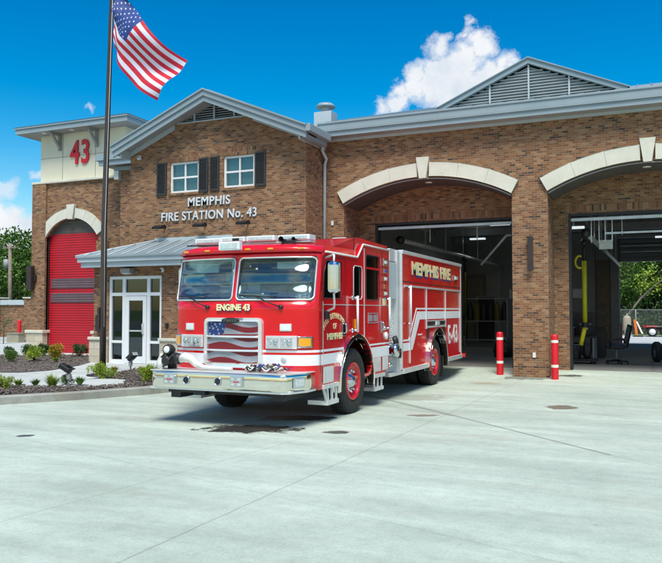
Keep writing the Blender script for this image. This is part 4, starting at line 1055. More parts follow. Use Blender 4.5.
MB().box(TX - 1.0, TX + 1.0, 9.2, 9.9, .46, .54).box(TX - .95, TX - .78, 9.2, 10.5, .38, .46).box(TX + .78, TX + .95, 9.2, 10.5, .40, .46).box(TX - .5, TX - .3, 9.12, 9.3, .44, .52).build('bumper_frame', 'black', T)
# front monitor nozzle on the left of the bumper with its canvas hose
mo = MB().tube([(TX - 1.0, 9.30, .80), (TX - 1.02, 9.28, .95), (TX - 1.0, 9.22, 1.06)], .07, 14).build('monitor', 'black', T)
MB().lathe((TX - .995, 9.18, 1.09), (.05, -.95, .1), [(.065, -.1), (.085, -.05), (.078, -.03), (.088, .0), (.078, .03), (.07, .05), (.05, .052)], 20).build('nozzle_ring', 'black', mo)
MB().lathe((TX - .995, 9.18, 1.09), (.05, -.95, .1), [(.0, .056), (.05, .056), (.055, .045)], 20).build('nozzle_face', 'whitelens', mo)
MB().lathe((TX - .86, 9.2, .96), (.9, -.2, -.1), [(.05, -.09), (.08, -.07), (.088, -.03), (.065, .0), (.088, .03), (.08, .07), (.06, .09)], 18).tube([(TX - 1.06, 9.2, .84), (TX - 1.1, 9.16, .98), (TX - 1.02, 9.14, 1.04)], .018, 8).tube([(TX - .9, 9.12, 1.0), (TX - .95, 9.08, .9), (TX - 1.03, 9.1, .84)], .014, 8).lathe((TX - 1.0, 9.14, .93), (0, -1, 0), [(.07, 0), (.08, .02), (.04, .04), (0, .04)], 14).build('coupling', 'black', mo)
m = MB().tube([(TX - .80, 9.2, .95), (TX - .70, 9.2, .99), (TX - .60, 9.2, .96), (TX - .50, 9.2, .88), (TX - .36, 9.2, .84), (TX - .1, 9.22, .835), (TX + .1, 9.22, .835)], [.06, .068, .062, .05, .034, .026, .022], 12)
m.tube([(TX - 1.10, 9.25, .93), (TX - 1.17, 9.25, 1.0), (TX - 1.20, 9.25, .92), (TX - 1.22, 9.25, .815)], [.032, .036, .04, .05], 12).tube([(TX - 1.08, 9.2, .98), (TX - 1.12, 9.18, .88), (TX - 1.14, 9.18, .81)], [.05, .055, .05], 10)
m.build('bumper_hose', 'hosewhite', T)
# wheels
def wheel(name_x, y, s, r=.53, wdt=.30, dual=False, par=T):
    xo = TX + s * (HWD - .02); c = (xo, y, r - .005)
    pr = [(.30, -wdt), (.34, -wdt), (r - .03, -wdt + .01), (r, -wdt + .05), (r, -.05), (r - .025, -.012), (r - .10, .0), (.345, -.012), (.30, -.03)]
    w = MB().lathe(c, (s, 0, 0), pr, 48).build('wheel', 'rubber', par)
    m = MB()
    for k in range(36):
        a = 2 * math.pi * k / 36
        m.obox((xo - s * wdt / 2, y + (r + .002) * math.sin(a), c[2] + (r + .002) * math.cos(a)), (1, 0, 0), (0, math.cos(a), -math.sin(a)), (0, math.sin(a), math.cos(a)), wdt / 2 - .04, .028, .006)
    m.build('tread', 'rubber', w)
    dep = .10 if not dual else .13
    MB().lathe(c, (s, 0, 0), [(.31, -.05), (.305, -.008), (.285, -.008), (.275, -.03), (.255, -dep * .7), (.20, -dep), (.12, -dep), (.12, -dep + .02)] if not dual else [(.31, -.05), (.305, -.008), (.285, -.008), (.27, -.04), (.22, -dep), (.12, -dep)], 40).build('rim', 'redwheel', w)
    m = MB().lathe(c, (s, 0, 0), [(.205, -dep - .004), (.205, -dep + .008), (.15, -dep + .012), (.135, -dep + .01), (.13, -dep + .03), (.10, -dep + .05), (.09, -.02), (.06, .0), (.0, .005)], 24)
    for k in range(10):
        a = 2 * math.pi * k / 10; m.lathe((xo - s * (dep), y + .175 * math.sin(a), c[2] + .175 * math.cos(a)), (s, 0, 0), [(.026, 0), (.026, .05), (.014, .065), (0, .065)], 8)
    m.build('hub', 'chrome', w)
    if dual:
        MB().lathe((xo - s * .34, y, c[2]), (s, 0, 0), [(.30, -wdt), (r - .03, -wdt + .01), (r, -wdt + .05), (r, -.05), (r - .025, -.012), (.30, .0)], 40).build('inner_tyre', 'rubber', w)
for s in (1, -1): wheel(0, WC, s); wheel(0, 16.18, s, .52, dual=True)
MB().tube([(TX - 1.0, WC, .53), (TX + 1.0, WC, .53)], .08, 10).tube([(TX - .9, 16.18, .52), (TX + .9, 16.18, .52)], .12, 10).box(TX - .45, TX - .33, 9.5, 18.5, .55, .8).box(TX + .33, TX + .45, 9.5, 18.5, .55, .8).box(TX - .7, TX + .7, 12.2, 15.4, .38, .8).build('chassis', 'black', T)
# inner wheel housings and floor so the body is not hollow
m = MB()
m.box(TX - 1.19, TX + 1.19, 9.9, 10.44, .60, .9).box(TX - .80, TX + .80, 10.44, 12.0, .75, 1.3).box(TX - 1.19, TX + 1.19, 10.44, 12.0, 1.28, 1.34).box(TX - 1.19, TX + 1.19, 11.96, 12.86, .60, .9)
m.build('underbody', 'black', T)
# pump module
pm = MB().box(TX - 1.12, TX + 1.12, 12.93, 13.66, .5, 2.62).build('pump_module', 'alum', T)
for s in (1, -1):
    m = MB().box(TX + s * 1.12, TX + s * 1.135, 12.96, 13.64, .52, 1.9)
    for j in range(26):
        for i in range(11):
            y = 13.0 + i * .062; z = .56 + j * .051; d = 1 if (i + j) % 2 else -1
            if z < 1.86: m.obox((TX + s * 1.137, y, z), (1, 0, 0), (0, .7, .7 * d), (0, -.7 * d, .7), .003, .02, .006)
    m.build('tread_plate', 'graysteelp' if False else 'alum', pm)
    MB().box(TX + s * 1.13, TX + s * 1.22, 12.97, 13.42, 1.90, 2.60).build('equipment_box', 'trimlight', pm, bevel=.01)
    MB().box(TX + s * 1.12, TX + s * 1.23, 13.45, 13.68, .5, 2.84).build('corner_post', 'alum', pm, bevel=.006)
    MB().box(TX + s * .6, TX + s * 1.26, 12.95, 13.9, .44, .50).build('running_board', 'alum', pm, bevel=.006)
    it = MB().lathe((TX + s * 1.13, 13.12, .93), (s, 0, 0), [(.14, 0), (.15, .03), (.12, .06), (.11, .14), (.13, .16), (.13, .22), (.06, .24), (0, .24)], 22).build('pump_intake', 'chrome', pm)
    m = MB().lathe((TX + s * 1.22, 13.30, 1.10), (s, .2, .3), [(.085, -.02), (.095, .0), (.095, .06), (.05, .07), (0, .07)], 14).lathe((TX + s * 1.25, 13.42, .86), (s, .3, 0), [(.085, -.02), (.095, .0), (.095, .06), (.05, .07), (0, .07)], 14)
    m.build('intake_cap', 'black', it)
    MB().tube([(TX + s * 1.14, 13.12, .93), (TX + s * 1.22, 13.3, 1.02), (TX + s * 1.24, 13.42, .88)], .06, 12).build('discharge', 'chrome', it)
    MB().lathe((TX + s * 1.13, 13.08, .66), (s, 0, 0), [(.05, 0), (.05, .08), (.03, .1), (0, .1)], 14).lathe((TX + s * 1.13, 13.3, .64), (s, 0, 0), [(.03, 0), (.03, .05), (0, .06)], 12).build('drain_valves', 'chrome', it)
MB().box(TX - 1.1, TX + 1.1, 12.94, 13.66, 2.62, 2.78).build('crosslay_cover', 'steelp', pm, bevel=.01)
MB().box(TX + .9, TX + 1.2, 13.1, 13.6, 2.62, 2.86).build('valve_box', 'alum', pm, bevel=.01)
# rear body
BC = 16.25; BR_ = .70
bodyo = [(13.69, .52), (BC - BR_, .52)] + arcp(BC, .52, BR_, 180, 0, 18) + [(18.55, .55), (18.55, 2.80), (13.69, 2.80)]
for s in (1, -1):
    a, b = side(s)
    bs = MB().plate(bodyo, 'x', a, b).build('body_side', 'red', T)
    band = [(13.70, .88), (14.35, .88), (14.87, 1.49), (18.50, 1.49), (18.50, 1.66), (14.72, 1.66), (14.20, 1.035), (13.70, 1.035)]
    thin = [(13.70, 1.07), (14.13, 1.07), (14.67, 1.70), (18.50, 1.70), (18.50, 1.735), (14.64, 1.735), (14.10, 1.105), (13.70, 1.105)]
    stripe_poly(band, s, 'stripe', bs); stripe_poly(thin, s, 'stripe', bs)
    m = MB()
    x0_, x1_ = TX + s * HWD, TX + s * (HWD + .022)
    m.box(x0_, x1_, 13.80, 18.48, 2.15, 2.19)
    for y in (14.16, 15.37, 16.99, 18.44): m.box(x0_, x1_, y - .022, y + .022, 1.28 if 15 < y < 17.2 else .62, 2.15)
    m.box(x0_, x1_, 15.39, 16.97, 1.30, 1.34); m.box(x0_, x1_, 15.39, 16.97, 1.44, 1.46)
    m.build('compartment_trim', 'alum', bs, bevel=.004)
    MB().box(x0_, TX + s * (HWD + .004), 13.72, 18.5, 2.245, 2.262).box(x0_, TX + s * (HWD + .004), 15.39, 15.60, 1.0, 1.30).box(x0_, TX + s * (HWD + .004), 15.39, 16.97, 1.34, 1.44).box(x0_, TX + s * (HWD + .004), 16.75, 16.97, .9, 1.3).build('dark_strip', 'bronze', bs)  # dark line and panels laid on the red body side
    MB().box(TX + s * (HWD - .08), TX + s * (HWD + .03), 13.66, 18.58, 2.80, 2.87).build('top_rail', 'alum', bs, bevel=.006)
    MB().box(TX + s * (HWD - .06), TX + s * (HWD + .01), 13.655, 13.70, .52, 2.80).box(TX + s * (HWD - .06), TX + s * (HWD + .01), 18.55, 18.60, .56, 2.8).split('corner_trim', 'alum', bs)
    h = MB().tube([(TX + s * (HWD + .09), 13.98, 1.38), (TX + s * (HWD + .09), 13.98, 2.18)], .018, 8).build('grab_rail', 'stripe', T)
    m = MB()
    for z in (1.42, 2.14): m.tube([(TX + s * HWD, 13.98, z), (TX + s * (HWD + .09), 13.98, z)], .015, 8)
    m.split('rail_stanchion', 'chrome', h)
    m = MB(); m.plate(arcp(BC, .48, BR_, 188, -8, 26) + arcp(BC, .48, BR_ + .10, -8, 188, 26), 'x', TX + s * (HWD - .06), TX + s * (HWD + .05)); m.build('wheel_arch_trim', 'steelp', T, bevel=.012)
    MB().box(TX + s * (HWD - .05), TX + s * (HWD + .03), 13.72, BC - BR_ - .08, .44, .54).box(TX + s * (HWD - .05), TX + s * (HWD + .03), BC + BR_ + .08, 18.6, .46, .56).split('rub_rail', 'alum', T, bevel=.008)
    MB().box(TX + s * (HWD - .25), TX + s * (HWD - .22), 16.95, 17.0, .1, .5).box(TX + s * (HWD - .62), TX + s * (HWD - .04), 16.93, 16.95, .12, .62).build('mud_flap', 'black', T)
    l = MB().box(TX + s * HWD, TX + s * (HWD + .035), 17.82, 18.12, 2.42, 2.55).build('scene_light', 'chrome', T, bevel=.01)
    MB().box(TX + s * (HWD + .035), TX + s * (HWD + .045), 17.86, 18.08, 2.445, 2.525).build('lens', 'whitelens', l)
    l = MB().box(TX + s * HWD, TX + s * (HWD + .03), 16.1, 16.4, 1.345, 1.435).build('warning_light', 'whitelens', T, bevel=.01)
    MB().box(TX + s * HWD, TX + s * (HWD + .012), 15.43, 15.56, .92, .98).build('marker_light', 'amber', T)
    MB().box(TX + s * HWD, TX + s * (HWD + .006), 14.75, 15.05, 1.16, 1.19).build('decal_plate', 'offwhite', T)
    sm = side_p if s > 0 else side_m
    text('gold_lettering', 'MEMPHIS FIRE', .36, sm((TX + s * (HWD + .006), 15.90, 2.535)), 'gold', bs, .006, .016, 1.45)
    text('lettering_shadow', 'MEMPHIS FIRE', .36, sm((TX + s * (HWD + .003), 15.90 + s * .02, 2.495)), 'bluesh', bs, .004, .018, 1.45)
    text('unit_lettering', 'E-43', .62, sm((TX + s * (HWD + .006), 17.72, 1.08)), 'stripe', bs, .006, .012, .70, 1.22)
MB().box(TX - 1.2, TX + 1.2, 13.70, 13.74, .52, 2.8).box(TX - 1.2, TX + 1.2, 18.51, 18.55, .55, 2.8).box(TX - 1.2, TX + 1.2, 13.74, 18.51, 2.70, 2.76).build('body_shell', 'red', T)
MB().box(TX - .84, TX + .84, 15.4, 17.1, .8, 1.3).box(TX - 1.19, TX + 1.19, 15.4, 17.1, 1.28, 1.32).box(TX - 1.19, TX + 1.19, 13.75, 15.45, .53, .56).box(TX - 1.19, TX + 1.19, 17.05, 18.5, .56, .6).build('underbody', 'black', T)
MB().box(TX - 1.22, TX + 1.22, 18.6, 19.05, .46, .54).build('tailboard', 'steelp', T, bevel=.01)
MB().box(TX + 1.12, TX + 1.26, 18.98, 19.1, .46, .56).build('tail_lamp', 'redlens', T, bevel=.01)
# pile of hose couplings and gloves lying on the bumper
rnd = random.Random(5)
cp = thing('hose_bundle', 'tangled bundle of coloured straps and hose couplings lying on the bumper deck', 'hose bundle', (TX + .62, 9.3, .80))
cols = ['black', 'bluesh', 'grred', 'offwhite', 'black', 'beige', 'hosewhite', 'graysteel']
for k in range(70):
    x = TX + rnd.uniform(.34, .94); y = rnd.uniform(9.14, 9.40); z = .83 + rnd.uniform(0, .075) * (1 - abs(x - TX - .65) * 1.5)
    a = rnd.uniform(0, 6.28); r = rnd.uniform(.02, .06)
    pts = [(x + r * math.cos(a + t), y + r * .7 * math.sin(a + t), z + .02 * math.sin(2 * t)) for t in lin(0, rnd.uniform(2.5, 5.5), 9)]
    MB().tube(pts, rnd.uniform(.006, .013), 6).build('strap', cols[k % 8], cp)
# ------------------------------------------------------------------ street furniture and props
def bollard(x, y, z, label, h=1.07, r=.085, group=None, tape=True):
    b = thing('bollard', label, 'bollard', (x, y, z), group)
    MB().lathe((x, y, z), (0, 0, 1), [(r, -.1), (r, h - .05), (r * .9, h - .015), (r * .5, h), (0, h + .004)], 28).build('post', 'bolred', b)
    if tape:
        for a, c in ((h - .20, h - .135), (.28, .345)): MB().lathe((x, y, z), (0, 0, 1), [(r + .002, a), (r + .002, c)], 28).build('reflective_band', 'tape', b)
    return b
bollard(-3.44, 18.62, zap(0, 18.62), 'red bollard between the fire engine and the brick pier', group='red steel bollards')
bollard(-2.07, 18.27, zap(0, 18.3), 'red bollard standing at the right corner of the brick pier', group='red steel bollards')
bollard(-1.22, 37.4, .02, 'red bollard outside the rear door, seen behind the office chair', group='red steel bollards', tape=False)
bollard(-29.0, 25.2, .23, 'red bollard at the far left edge, in front of the brick enclosure', 1.0, group='red steel bollards', tape=False)
bollard(-26.7, 25.3, .23, 'red bollard beside the left corner of the tower', 1.0, group='red steel bollards', tape=False)
# flagpole and flag
px, py = -11.61, 13.5
fp = thing('flagpole', 'tall dark bronze flagpole standing in the planting bed', 'flagpole', (px, py, .17))
pts = [(px - .03, py, .15), (px - .03, py, 2), (px - .035, py, 3.6), (px + .005, py, 5.2), (px + .05, py, 6.9), (px + .11, py, 9.), (px + .15, py, 10.6)]
MB().tube(pts, [.075, .073, .070, .064, .060, .055, .048], 20).build('pole', 'polebrown', fp)
MB().lathe((px - .03, py, .16), (0, 0, 1), [(.36, -.02), (.36, .04), (.12, .07), (.085, .09)], 28).build('base_flange', 'bronze', fp)
MB().ball((px + .15, py, 10.68), .09).build('finial', 'gold', fp)
MB().tube([(px + .05, py - .06, 1.3), (px + .04, py - .06, 3.6), (px + .13, py - .06, 6.9), (px + .22, py - .05, 10.5)], .006, 5).build('halyard', 'offwhite', fp)
MB().box(px - .13, px - .07, py - .09, py + .03, 1.25, 1.75).build('cleat_box', 'bronze', fp)
FG = [[(-11.44, 9.33), (-11.45, 8.97), (-11.44, 8.61), (-11.44, 8.25), (-11.42, 7.87)], [(-11.02, 8.85), (-11.16, 8.57), (-11.28, 8.25), (-11.32, 7.97), (-11.27, 7.68)],
      [(-10.59, 8.38), (-10.78, 8.15), (-10.98, 7.94), (-11.12, 7.66), (-11.2, 7.31)], [(-9.94, 7.67), (-10.16, 7.48), (-10.38, 7.27), (-10.57, 7.07), (-10.77, 6.84)], [(-9.39, 7.28), (-9.57, 7.07), (-9.74, 6.87), (-9.93, 6.64), (-10.12, 6.43)]]
US = [0, .2, .4, .72, 1.]
def cr(p0, p1, p2, p3, t):
    return tuple(.5 * (2 * b + (c - a) * t + (2 * a - 5 * b + 4 * c - d) * t * t + (3 * b - a - 3 * c + d) * t ** 3) for a, b, c, d in zip(p0, p1, p2, p3))
def fpos(u, v):
    row = []
    for r in FG:
        k = min(3, int(v * 4)); t = v * 4 - k
        row.append(cr(r[max(0, k - 1)], r[k], r[k + 1], r[min(4, k + 2)], t))
    k = max(i for i in range(4) if US[i] <= u or i == 0); t = (u - US[k]) / (US[k + 1] - US[k])
    x, z = cr(row[max(0, k - 1)], row[k], row[k + 1], row[min(4, k + 2)], t)
    y = 13.5 + .13 * math.sin(u * 8.5 + v * 3.2) * min(1, u * 3) + .05 * math.sin(v * 9 + u * 5) + .06 * math.sin((u * .6 + v) * 13) * max(0, 1 - u * 1.6)
    return (x, y, z)
m = MB(); nu, nv = 78, 52
m.add([fpos(i / nu, j / nv) for j in range(nv + 1) for i in range(nu + 1)], [])
for j in range(nv):
    for i in range(nu):
        a = j * (nu + 1) + i; m.f.append((a, a + 1, a + nu + 2, a + nu + 1)); m.sm.append(True)
        st = j * 13 // nv
        m.mi.append(0 if (i < nu * .4 and st < 7) else (1 if st % 2 == 0 else 2))
fg = m.build('flag', ['flagblue', 'flagred', 'flagwhite'], org=(-11.44, 13.5, 8.6), label='American flag drooping in folds from the top of the flagpole', cat='flag')
fg_o = fg
m = MB()
for r in range(9):
    for c in range(6 if r % 2 == 0 else 5):
        u0 = (.035 + .066 * c + (.033 if r % 2 else 0)); v0 = .035 + .0585 * r
        for sgn in (1, -1):
            P = Vector(fpos(u0, v0)); du = Vector(fpos(u0 + .01, v0)) - P; dv = Vector(fpos(u0, v0 + .01)) - P
            nn = du.cross(dv).normalized() * sgn * .004; du /= .01; dv /= .01
            pr = []
            for k in range(10):
                rr_ = .0115 if k % 2 == 0 else .0048; a = math.pi * k / 5
                pr.append(P + nn + du * (rr_ * math.sin(a)) - dv * (rr_ * 1.75 * math.cos(a)))
            m.add([tuple(p) for p in pr] + [tuple(P + nn)], [(k, (k + 1) % 10, 10) for k in range(10)])
m.build('stars', 'flagwhite', fg)
# ground floodlights that light the flag
def floodlight(x, y, z, ang, lab):
    f = thing('floodlight', lab, 'floodlight', (x, y, z), 'flag floodlights in the planting bed')
    MB().tube([(x, y, z - .03), (x, y, z + .20)], .02, 8).lathe((x, y, z + .16), (0, 0, 1), [(.045, -.05), (.05, .05), (.03, .09)], 12).build('stem', 'graysteel', f)
    a = R(ang); d = Vector((-math.cos(a) if ang > 0 else math.cos(a), 0, abs(math.sin(a)))) ; dirn = Vector((-.78, -.2, .45)) if ang > 0 else Vector((.75, -.2, .5))
    dirn.normalize(); up = Vector((0, 0, 1)); sx = dirn.cross(up).normalized(); uz = sx.cross(dirn)
    c = Vector((x, y, z + .30)) + dirn * .08
    MB().obox(c, dirn, sx, uz, .135, .085, .058).build('housing', 'black', f, bevel=.03)
    m = MB()
    for k in range(5): m.obox(c - dirn * (.02 + k * .035) + uz * .062, dirn, sx, uz, .005, .075, .015)
    m.build('cooling_fins', 'black', f)
    MB().obox(c + dirn * .137, dirn, sx, uz, .004, .07, .042).build('lens', 'lampglass', f)
    MB().tube([(x, y, z + .25), tuple(c - uz * .06)], .025, 8).build('knuckle', 'graysteel', f)
floodlight(-10.90, 11.63, .165, 30, 'black floodlight on a gray stem left of the flagpole')
floodlight(-11.72, 14.60, .20, -30, 'black floodlight on a gray stem right of the flagpole, before the glass entrance')

# ------------------------------------------------------------------ plants
def leaf(m, p, a, b, L, Wd, rnd):
    """small folded leaf: direction a, across b"""
    p = Vector(p); a = Vector(a).normalized(); b = Vector(b); b = (b - a * b.dot(a));
    if b.length < 1e-3: b = a.cross(Vector((0, 0, 1))) + Vector((.01, .01, 0))
    b.normalize()
    m.add([p, p + a * L * .5 + b * Wd * .5, p + a * L, p + a * L * .5 - b * Wd * .5], [(0, 1, 2, 3)])
def rv(rnd): 
    while True:
        v = Vector((rnd.uniform(-1, 1), rnd.uniform(-1, 1), rnd.uniform(-1, 1)))
        if .05 < v.length < 1: return v.normalized()
def shrub_proto(kind, rnd, size=.25, n=700):
    """a clump of leaves on stems, base at the origin"""
    m = MB(); st = MB()
    if kind == 'grass':
        for i in range(n // 2):
            a = rnd.uniform(0, 6.28); t = rnd.uniform(.05, 1.0) ** .8; h = size * rnd.uniform(.7, 1.25) * (1.1 - .45 * t)
            d = Vector((math.cos(a) * t * .9, math.sin(a) * t * .9, 1)); p = Vector((math.cos(a), math.sin(a), 0)) * rnd.uniform(0, size * .2)
            m_ = p + d * h * .5; tip = p + d * h * .8 + Vector((math.cos(a), math.sin(a), -.15)) * h * .35 * t
            w = Vector((-math.sin(a), math.cos(a), 0)) * .006
            m.add([p - w, p + w, m_ + w, m_ - w, tip], [(0, 1, 2, 3), (3, 2, 4)])
        st.tube([(0, 0, -.03), (0, 0, size * .3)], .012, 5)
    else:
        cl = [(Vector((rnd.gauss(0, .30), rnd.gauss(0, .30), rnd.uniform(.25, .95))) * size * 1.15, rnd.uniform(.22, .42) * size) for _ in range(13)]
        for i in range(n):
            c, r = rnd.choice(cl); v = rv(rnd); p = c + v * r * rnd.uniform(.5, 1.1)
            if p.z < .01: p.z = .01 + rnd.uniform(0, .03)
            leaf(m, p, v + Vector((0, 0, .6)) + rv(rnd) * .6, rv(rnd), size * rnd.uniform(.12, .22), size * .08, rnd)
        for c, r in cl: st.tube([(0, 0, -.03), tuple(c * .5 + Vector((0, 0, .02))), tuple(c)], .007, 5)
    return m, st
rnd = random.Random(11)
PR = {}
def put_shrub(kind, x, y, size, mt, lab, group):
    z = hh(x, y) + .012
    t = thing('shrub' if kind != 'grass' else 'ornamental_grass', lab, 'shrub' if kind != 'grass' else 'grass plant', (x, y, z), group)
    size *= .62 if kind != 'grass' else .72
    m, st = shrub_proto(kind, rnd, size, 1500 if kind != 'grass' else 420)
    m.v = [(v[0] + x, v[1] + y, v[2] + z) for v in m.v]; st.v = [(v[0] + x, v[1] + y, v[2] + z) for v in st.v]
    m.build('foliage', mt, t); st.build('stem', 'bark', t)
G1_ = 'shrubs in the bed along the kerb'; G2_ = 'shrubs in the bed before the tower'
put_shrub('round', -11.50, 10.52, .30, 'leaflite', 'bright green shrub cut by the left edge, nearest the kerb', G1_)
put_shrub('grass', -11.66, 11.05, .24, 'leaflite', 'thin light green tuft in the kerb bed, left of the large spiky one', G1_)
put_shrub('grass', -11.36, 11.20, .24, 'shrubgreen', 'low pale tuft directly left of the large spiky grass plant', G1_)
put_shrub('grass', -10.92, 11.20, .42, 'leaflite', 'largest spiky yellow-green grass plant in the kerb bed', G1_)
put_shrub('round', -11.05, 11.72, .24, 'shrubgreen', 'small green shrub behind the left floodlight', G1_)
put_shrub('grass', -10.72, 11.75, .28, 'shrubgreen', 'small green tuft between the left floodlight and the flagpole', G1_)
put_shrub('round', -11.20, 12.95, .42, 'leaflite', 'full bright green shrub at the foot of the flagpole', G1_)
put_shrub('grass', -11.72, 14.00, .26, 'leafgold', 'small golden tuft just right of the flagpole', G1_)
put_shrub('round', -9.72, 12.62, .40, 'leaflite', 'bright green shrub beside the left end of the bumper', G1_)
put_shrub('grass', -10.95, 14.05, .28, 'leafgold', 'small yellowish tuft under the right floodlight', G1_)
for (x, y, s_, mt, lab) in ((-18.5, 17.1, .34, 'shrubdark', 'dark shrub furthest left in the tower bed'), (-16.65, 15.46, .40, 'shrubgreen', 'low green shrub at the front left of the tower bed'),
        (-18.40, 17.75, .42, 'shrubdark', 'dark shrub left of the tower base, behind the low green shrub'), (-16.15, 15.87, .48, 'leaflite', 'yellow-green shrub before the tower stone base'),
        (-17.55, 17.62, .46, 'shrubdark', 'round dark shrub against the tower stone base'), (-15.42, 16.22, .0, '', ''), (-16.20, 17.72, .44, 'shrubdark', 'dark green shrub before the right part of the red door'),
        (-15.40, 17.75, .34, 'shrubgreen', 'small shrub at the right end of the tower bed')):
    if s_: put_shrub('round', x, y, s_, mt, lab, G2_)
put_shrub('round', -16.42, 16.95, .50, 'leafgold', 'large golden shrub before the red overhead door', G2_)
put_shrub('grass', -15.3, 15.8, .22, 'leaflite', 'small pale tuft at the front of the tower bed', G2_)

def tree(x, y, z0, H, cr_w, mt, lab, n=5000, leafs=.3, group='trees behind the station', trunk_h=.3, seed=1, tilt=0, clumps=34):
    rn = random.Random(seed)
    t = thing('tree', lab, 'tree', (x, y, z0), group)
    tm = MB(); th = H * trunk_h
    tm.tube([(x, y, z0 - .2), (x + tilt * .3, y, z0 + th * .5), (x + tilt, y, z0 + th), (x + tilt * 1.4, y, z0 + H * .75)], [H * .028, H * .022, H * .018, H * .006], 10)
    m = MB(); cl = []
    for i in range(clumps):
        v = rv(rn); k = rn.uniform(.35, 1.) ** .6
        c = Vector((x + tilt + v.x * cr_w * .5 * k, y + v.y * cr_w * .5 * k, z0 + th + (H - th) * (.5 + .46 * v.z * k)))
        cl.append((c, rn.uniform(.13, .24) * cr_w))
        if i % 3 == 0: b = Vector((x + tilt * 1.1, y, z0 + th * rn.uniform(.8, 1.6))); tm.tube([tuple(b), tuple(b.lerp(c, .5) + Vector((0, 0, .2))), tuple(c)], [H * .010, H * .007, H * .003], 6)
    for i in range(n):
        c, r = cl[int(rn.random() * len(cl))]; v = rv(rn); rad = r * rn.uniform(.55, 1.12)
        p = c + Vector((v.x, v.y, v.z * .75)) * rad
        leaf(m, p, v + rv(rn) * .9 + Vector((0, 0, -.2)), rv(rn), leafs * rn.uniform(.6, 1.3), leafs * .6, rn)
    m.build('crown', mt, t); tm.build('trunk', 'bark', t)
T2 = 'trees beyond the rear yard'
tree(-1.9, 62, -.05, 7.4, 5.0, 'leafmid', 'light green tree beyond the yard, seen at the left of the rear door opening', 6000, .24, T2, .2, 3)
tree(3.0, 66, -.05, 8.5, 8.0, 'leafdark', 'dark tree beyond the yard, seen at the right of the rear door opening', 14000, .26, T2, .15, 4)
tree(0.3, 70, -.05, 9.0, 8.0, 'leafdark', 'tall dark tree furthest back in the rear door opening', 16000, .28, T2, .12, 5)
tree(-6.5, 68, -.05, 9.0, 8.5, 'leafdark', 'dark tree beyond the yard, hidden by the rear wall', 4000, .45, T2, .15, 6)
tree(9, 65, -.05, 9.0, 8.5, 'leafmid', 'mid green tree beyond the yard at the far right', 4000, .45, T2, .15, 7)
# leaning bare branch tree
t = thing('tree', 'thin bare leaning tree before the dark trees of the rear yard', 'tree', (-1.6, 58, -.05), T2)
MB().tube([(-1.6, 58, -.05), (-1.3, 58, 1.4), (-.5, 58, 2.5), (.5, 58, 3.5), (1.6, 58, 4.3)], [.11, .10, .08, .06, .03], 8).tube([(-.5, 58, 2.5), (-.4, 58.2, 3.4), (.1, 58.2, 4.4)], [.06, .04, .02], 6).build('trunk', 'wood', t)
m = MB(); rn = random.Random(9)
for i in range(500):
    c = Vector(rn.choice([(.5, 58, 3.5), (1.6, 58, 4.3), (.1, 58.2, 4.4), (-.4, 58.2, 3.6)])); p = c + rv(rn) * rn.uniform(.1, .9); leaf(m, p, rv(rn), rv(rn), .22, .12, rn)
m.build('crown', 'leaflite', t)
TL = 'trees behind the enclosure at the left'
tree(-46.5, 44, -.05, 7.6, 7.0, 'leafmid', 'dense dark tree touching the left side of the tower', 11000, .28, TL, .12, 21)
tree(-52.5, 47, -.05, 7.8, 7.0, 'leafmid', 'mid green tree behind the utility pole', 9000, .36, TL, .12, 22)
tree(-58.5, 46, -.05, 7.4, 7.5, 'leafdark', 'dark tree left of the utility pole at the picture edge', 6000, .40, TL, .12, 23)
tree(-40, 48, -.05, 7.2, 7.0, 'leafdark', 'dark tree hidden behind the tower', 4000, .42, TL, .12, 24)
# utility pole
up = thing('utility_pole', 'gray wooden utility pole with wires and a crossarm beyond the enclosure', 'utility pole', (-44.2, 41, 0))
MB().tube([(-44.2, 41, -.1), (-44.35, 41, 6.75)], [.17, .12], 12).build('pole', 'wood', up)
MB().box(-45.0, -43.6, 40.9, 41.0, 6.35, 6.45).build('crossarm', 'wood', up)
m = MB()
for x in (-44.9, -44.5, -43.8): m.lathe((x, 40.95, 6.45), (0, 0, 1), [(.05, 0), (.06, .05), (.03, .1), (0, .12)], 8)
m.build('insulators', 'graysteel', up)
MB().lathe((-44.55, 40.85, 4.8), (0, 0, 1), [(0, 0), (.2, 0), (.2, .7), (0, .75)], 14).build('transformer', 'graysteel', up)
m = MB()
for x in (-44.9, -44.5): m.tube([(x, 40.95, 6.55), (x - 12, 40, 6.1), (x - 25, 39, 6.5)], .015, 5)
m.build('wires', 'black', up)
# brick enclosure at the far left
en = thing('brick_enclosure', 'brown brick enclosure wall with gray metal coping between the tower and the left edge', 'wall', (-28, 26, .2))
MB().box(-34, -29.2, 26.1, 26.4, .2, 2.24).box(-28.75, -27.17, 26.1, 26.4, .2, 1.93).split('wall', 'brick', en)
MB().box(-29.2, -28.75, 26, 26.5, .2, 2.24).box(-27.17, -25.0, 26., 26.5, .2, 2.24).split('pier', 'brick', en)
MB().box(-28.74, -27.18, 26.02, 26.48, 1.93, 2.17).build('metal_coping', 'trimlight', en, bevel=.01)
MB().box(-29.25, -28.70, 25.95, 26.55, 2.24, 2.30).box(-27.22, -24.9, 25.95, 26.55, 2.24, 2.30).split('pier_cap', 'stone', en, bevel=.01)
MB().box(-34, -24, 25.0, 25.12, .15, .44).build('low_wall', M['walk'], label='low pale concrete kerb wall before the brick enclosure', cat='low wall')
MB().box(-26.55, -25.85, 24.45, 24.8, .2, .62).box(-26.58, -25.82, 24.42, 24.83, .62, .66).build('utility_box', 'beige', org=(-26.2, 24.6, .2), label='beige utility box on the ground left of the tower base', cat='utility box')
sp_ = thing('sapling', 'thin bare young tree before the brick enclosure', 'sapling', (-25.6, 23.4, .23))
m = MB(); rn = random.Random(2)
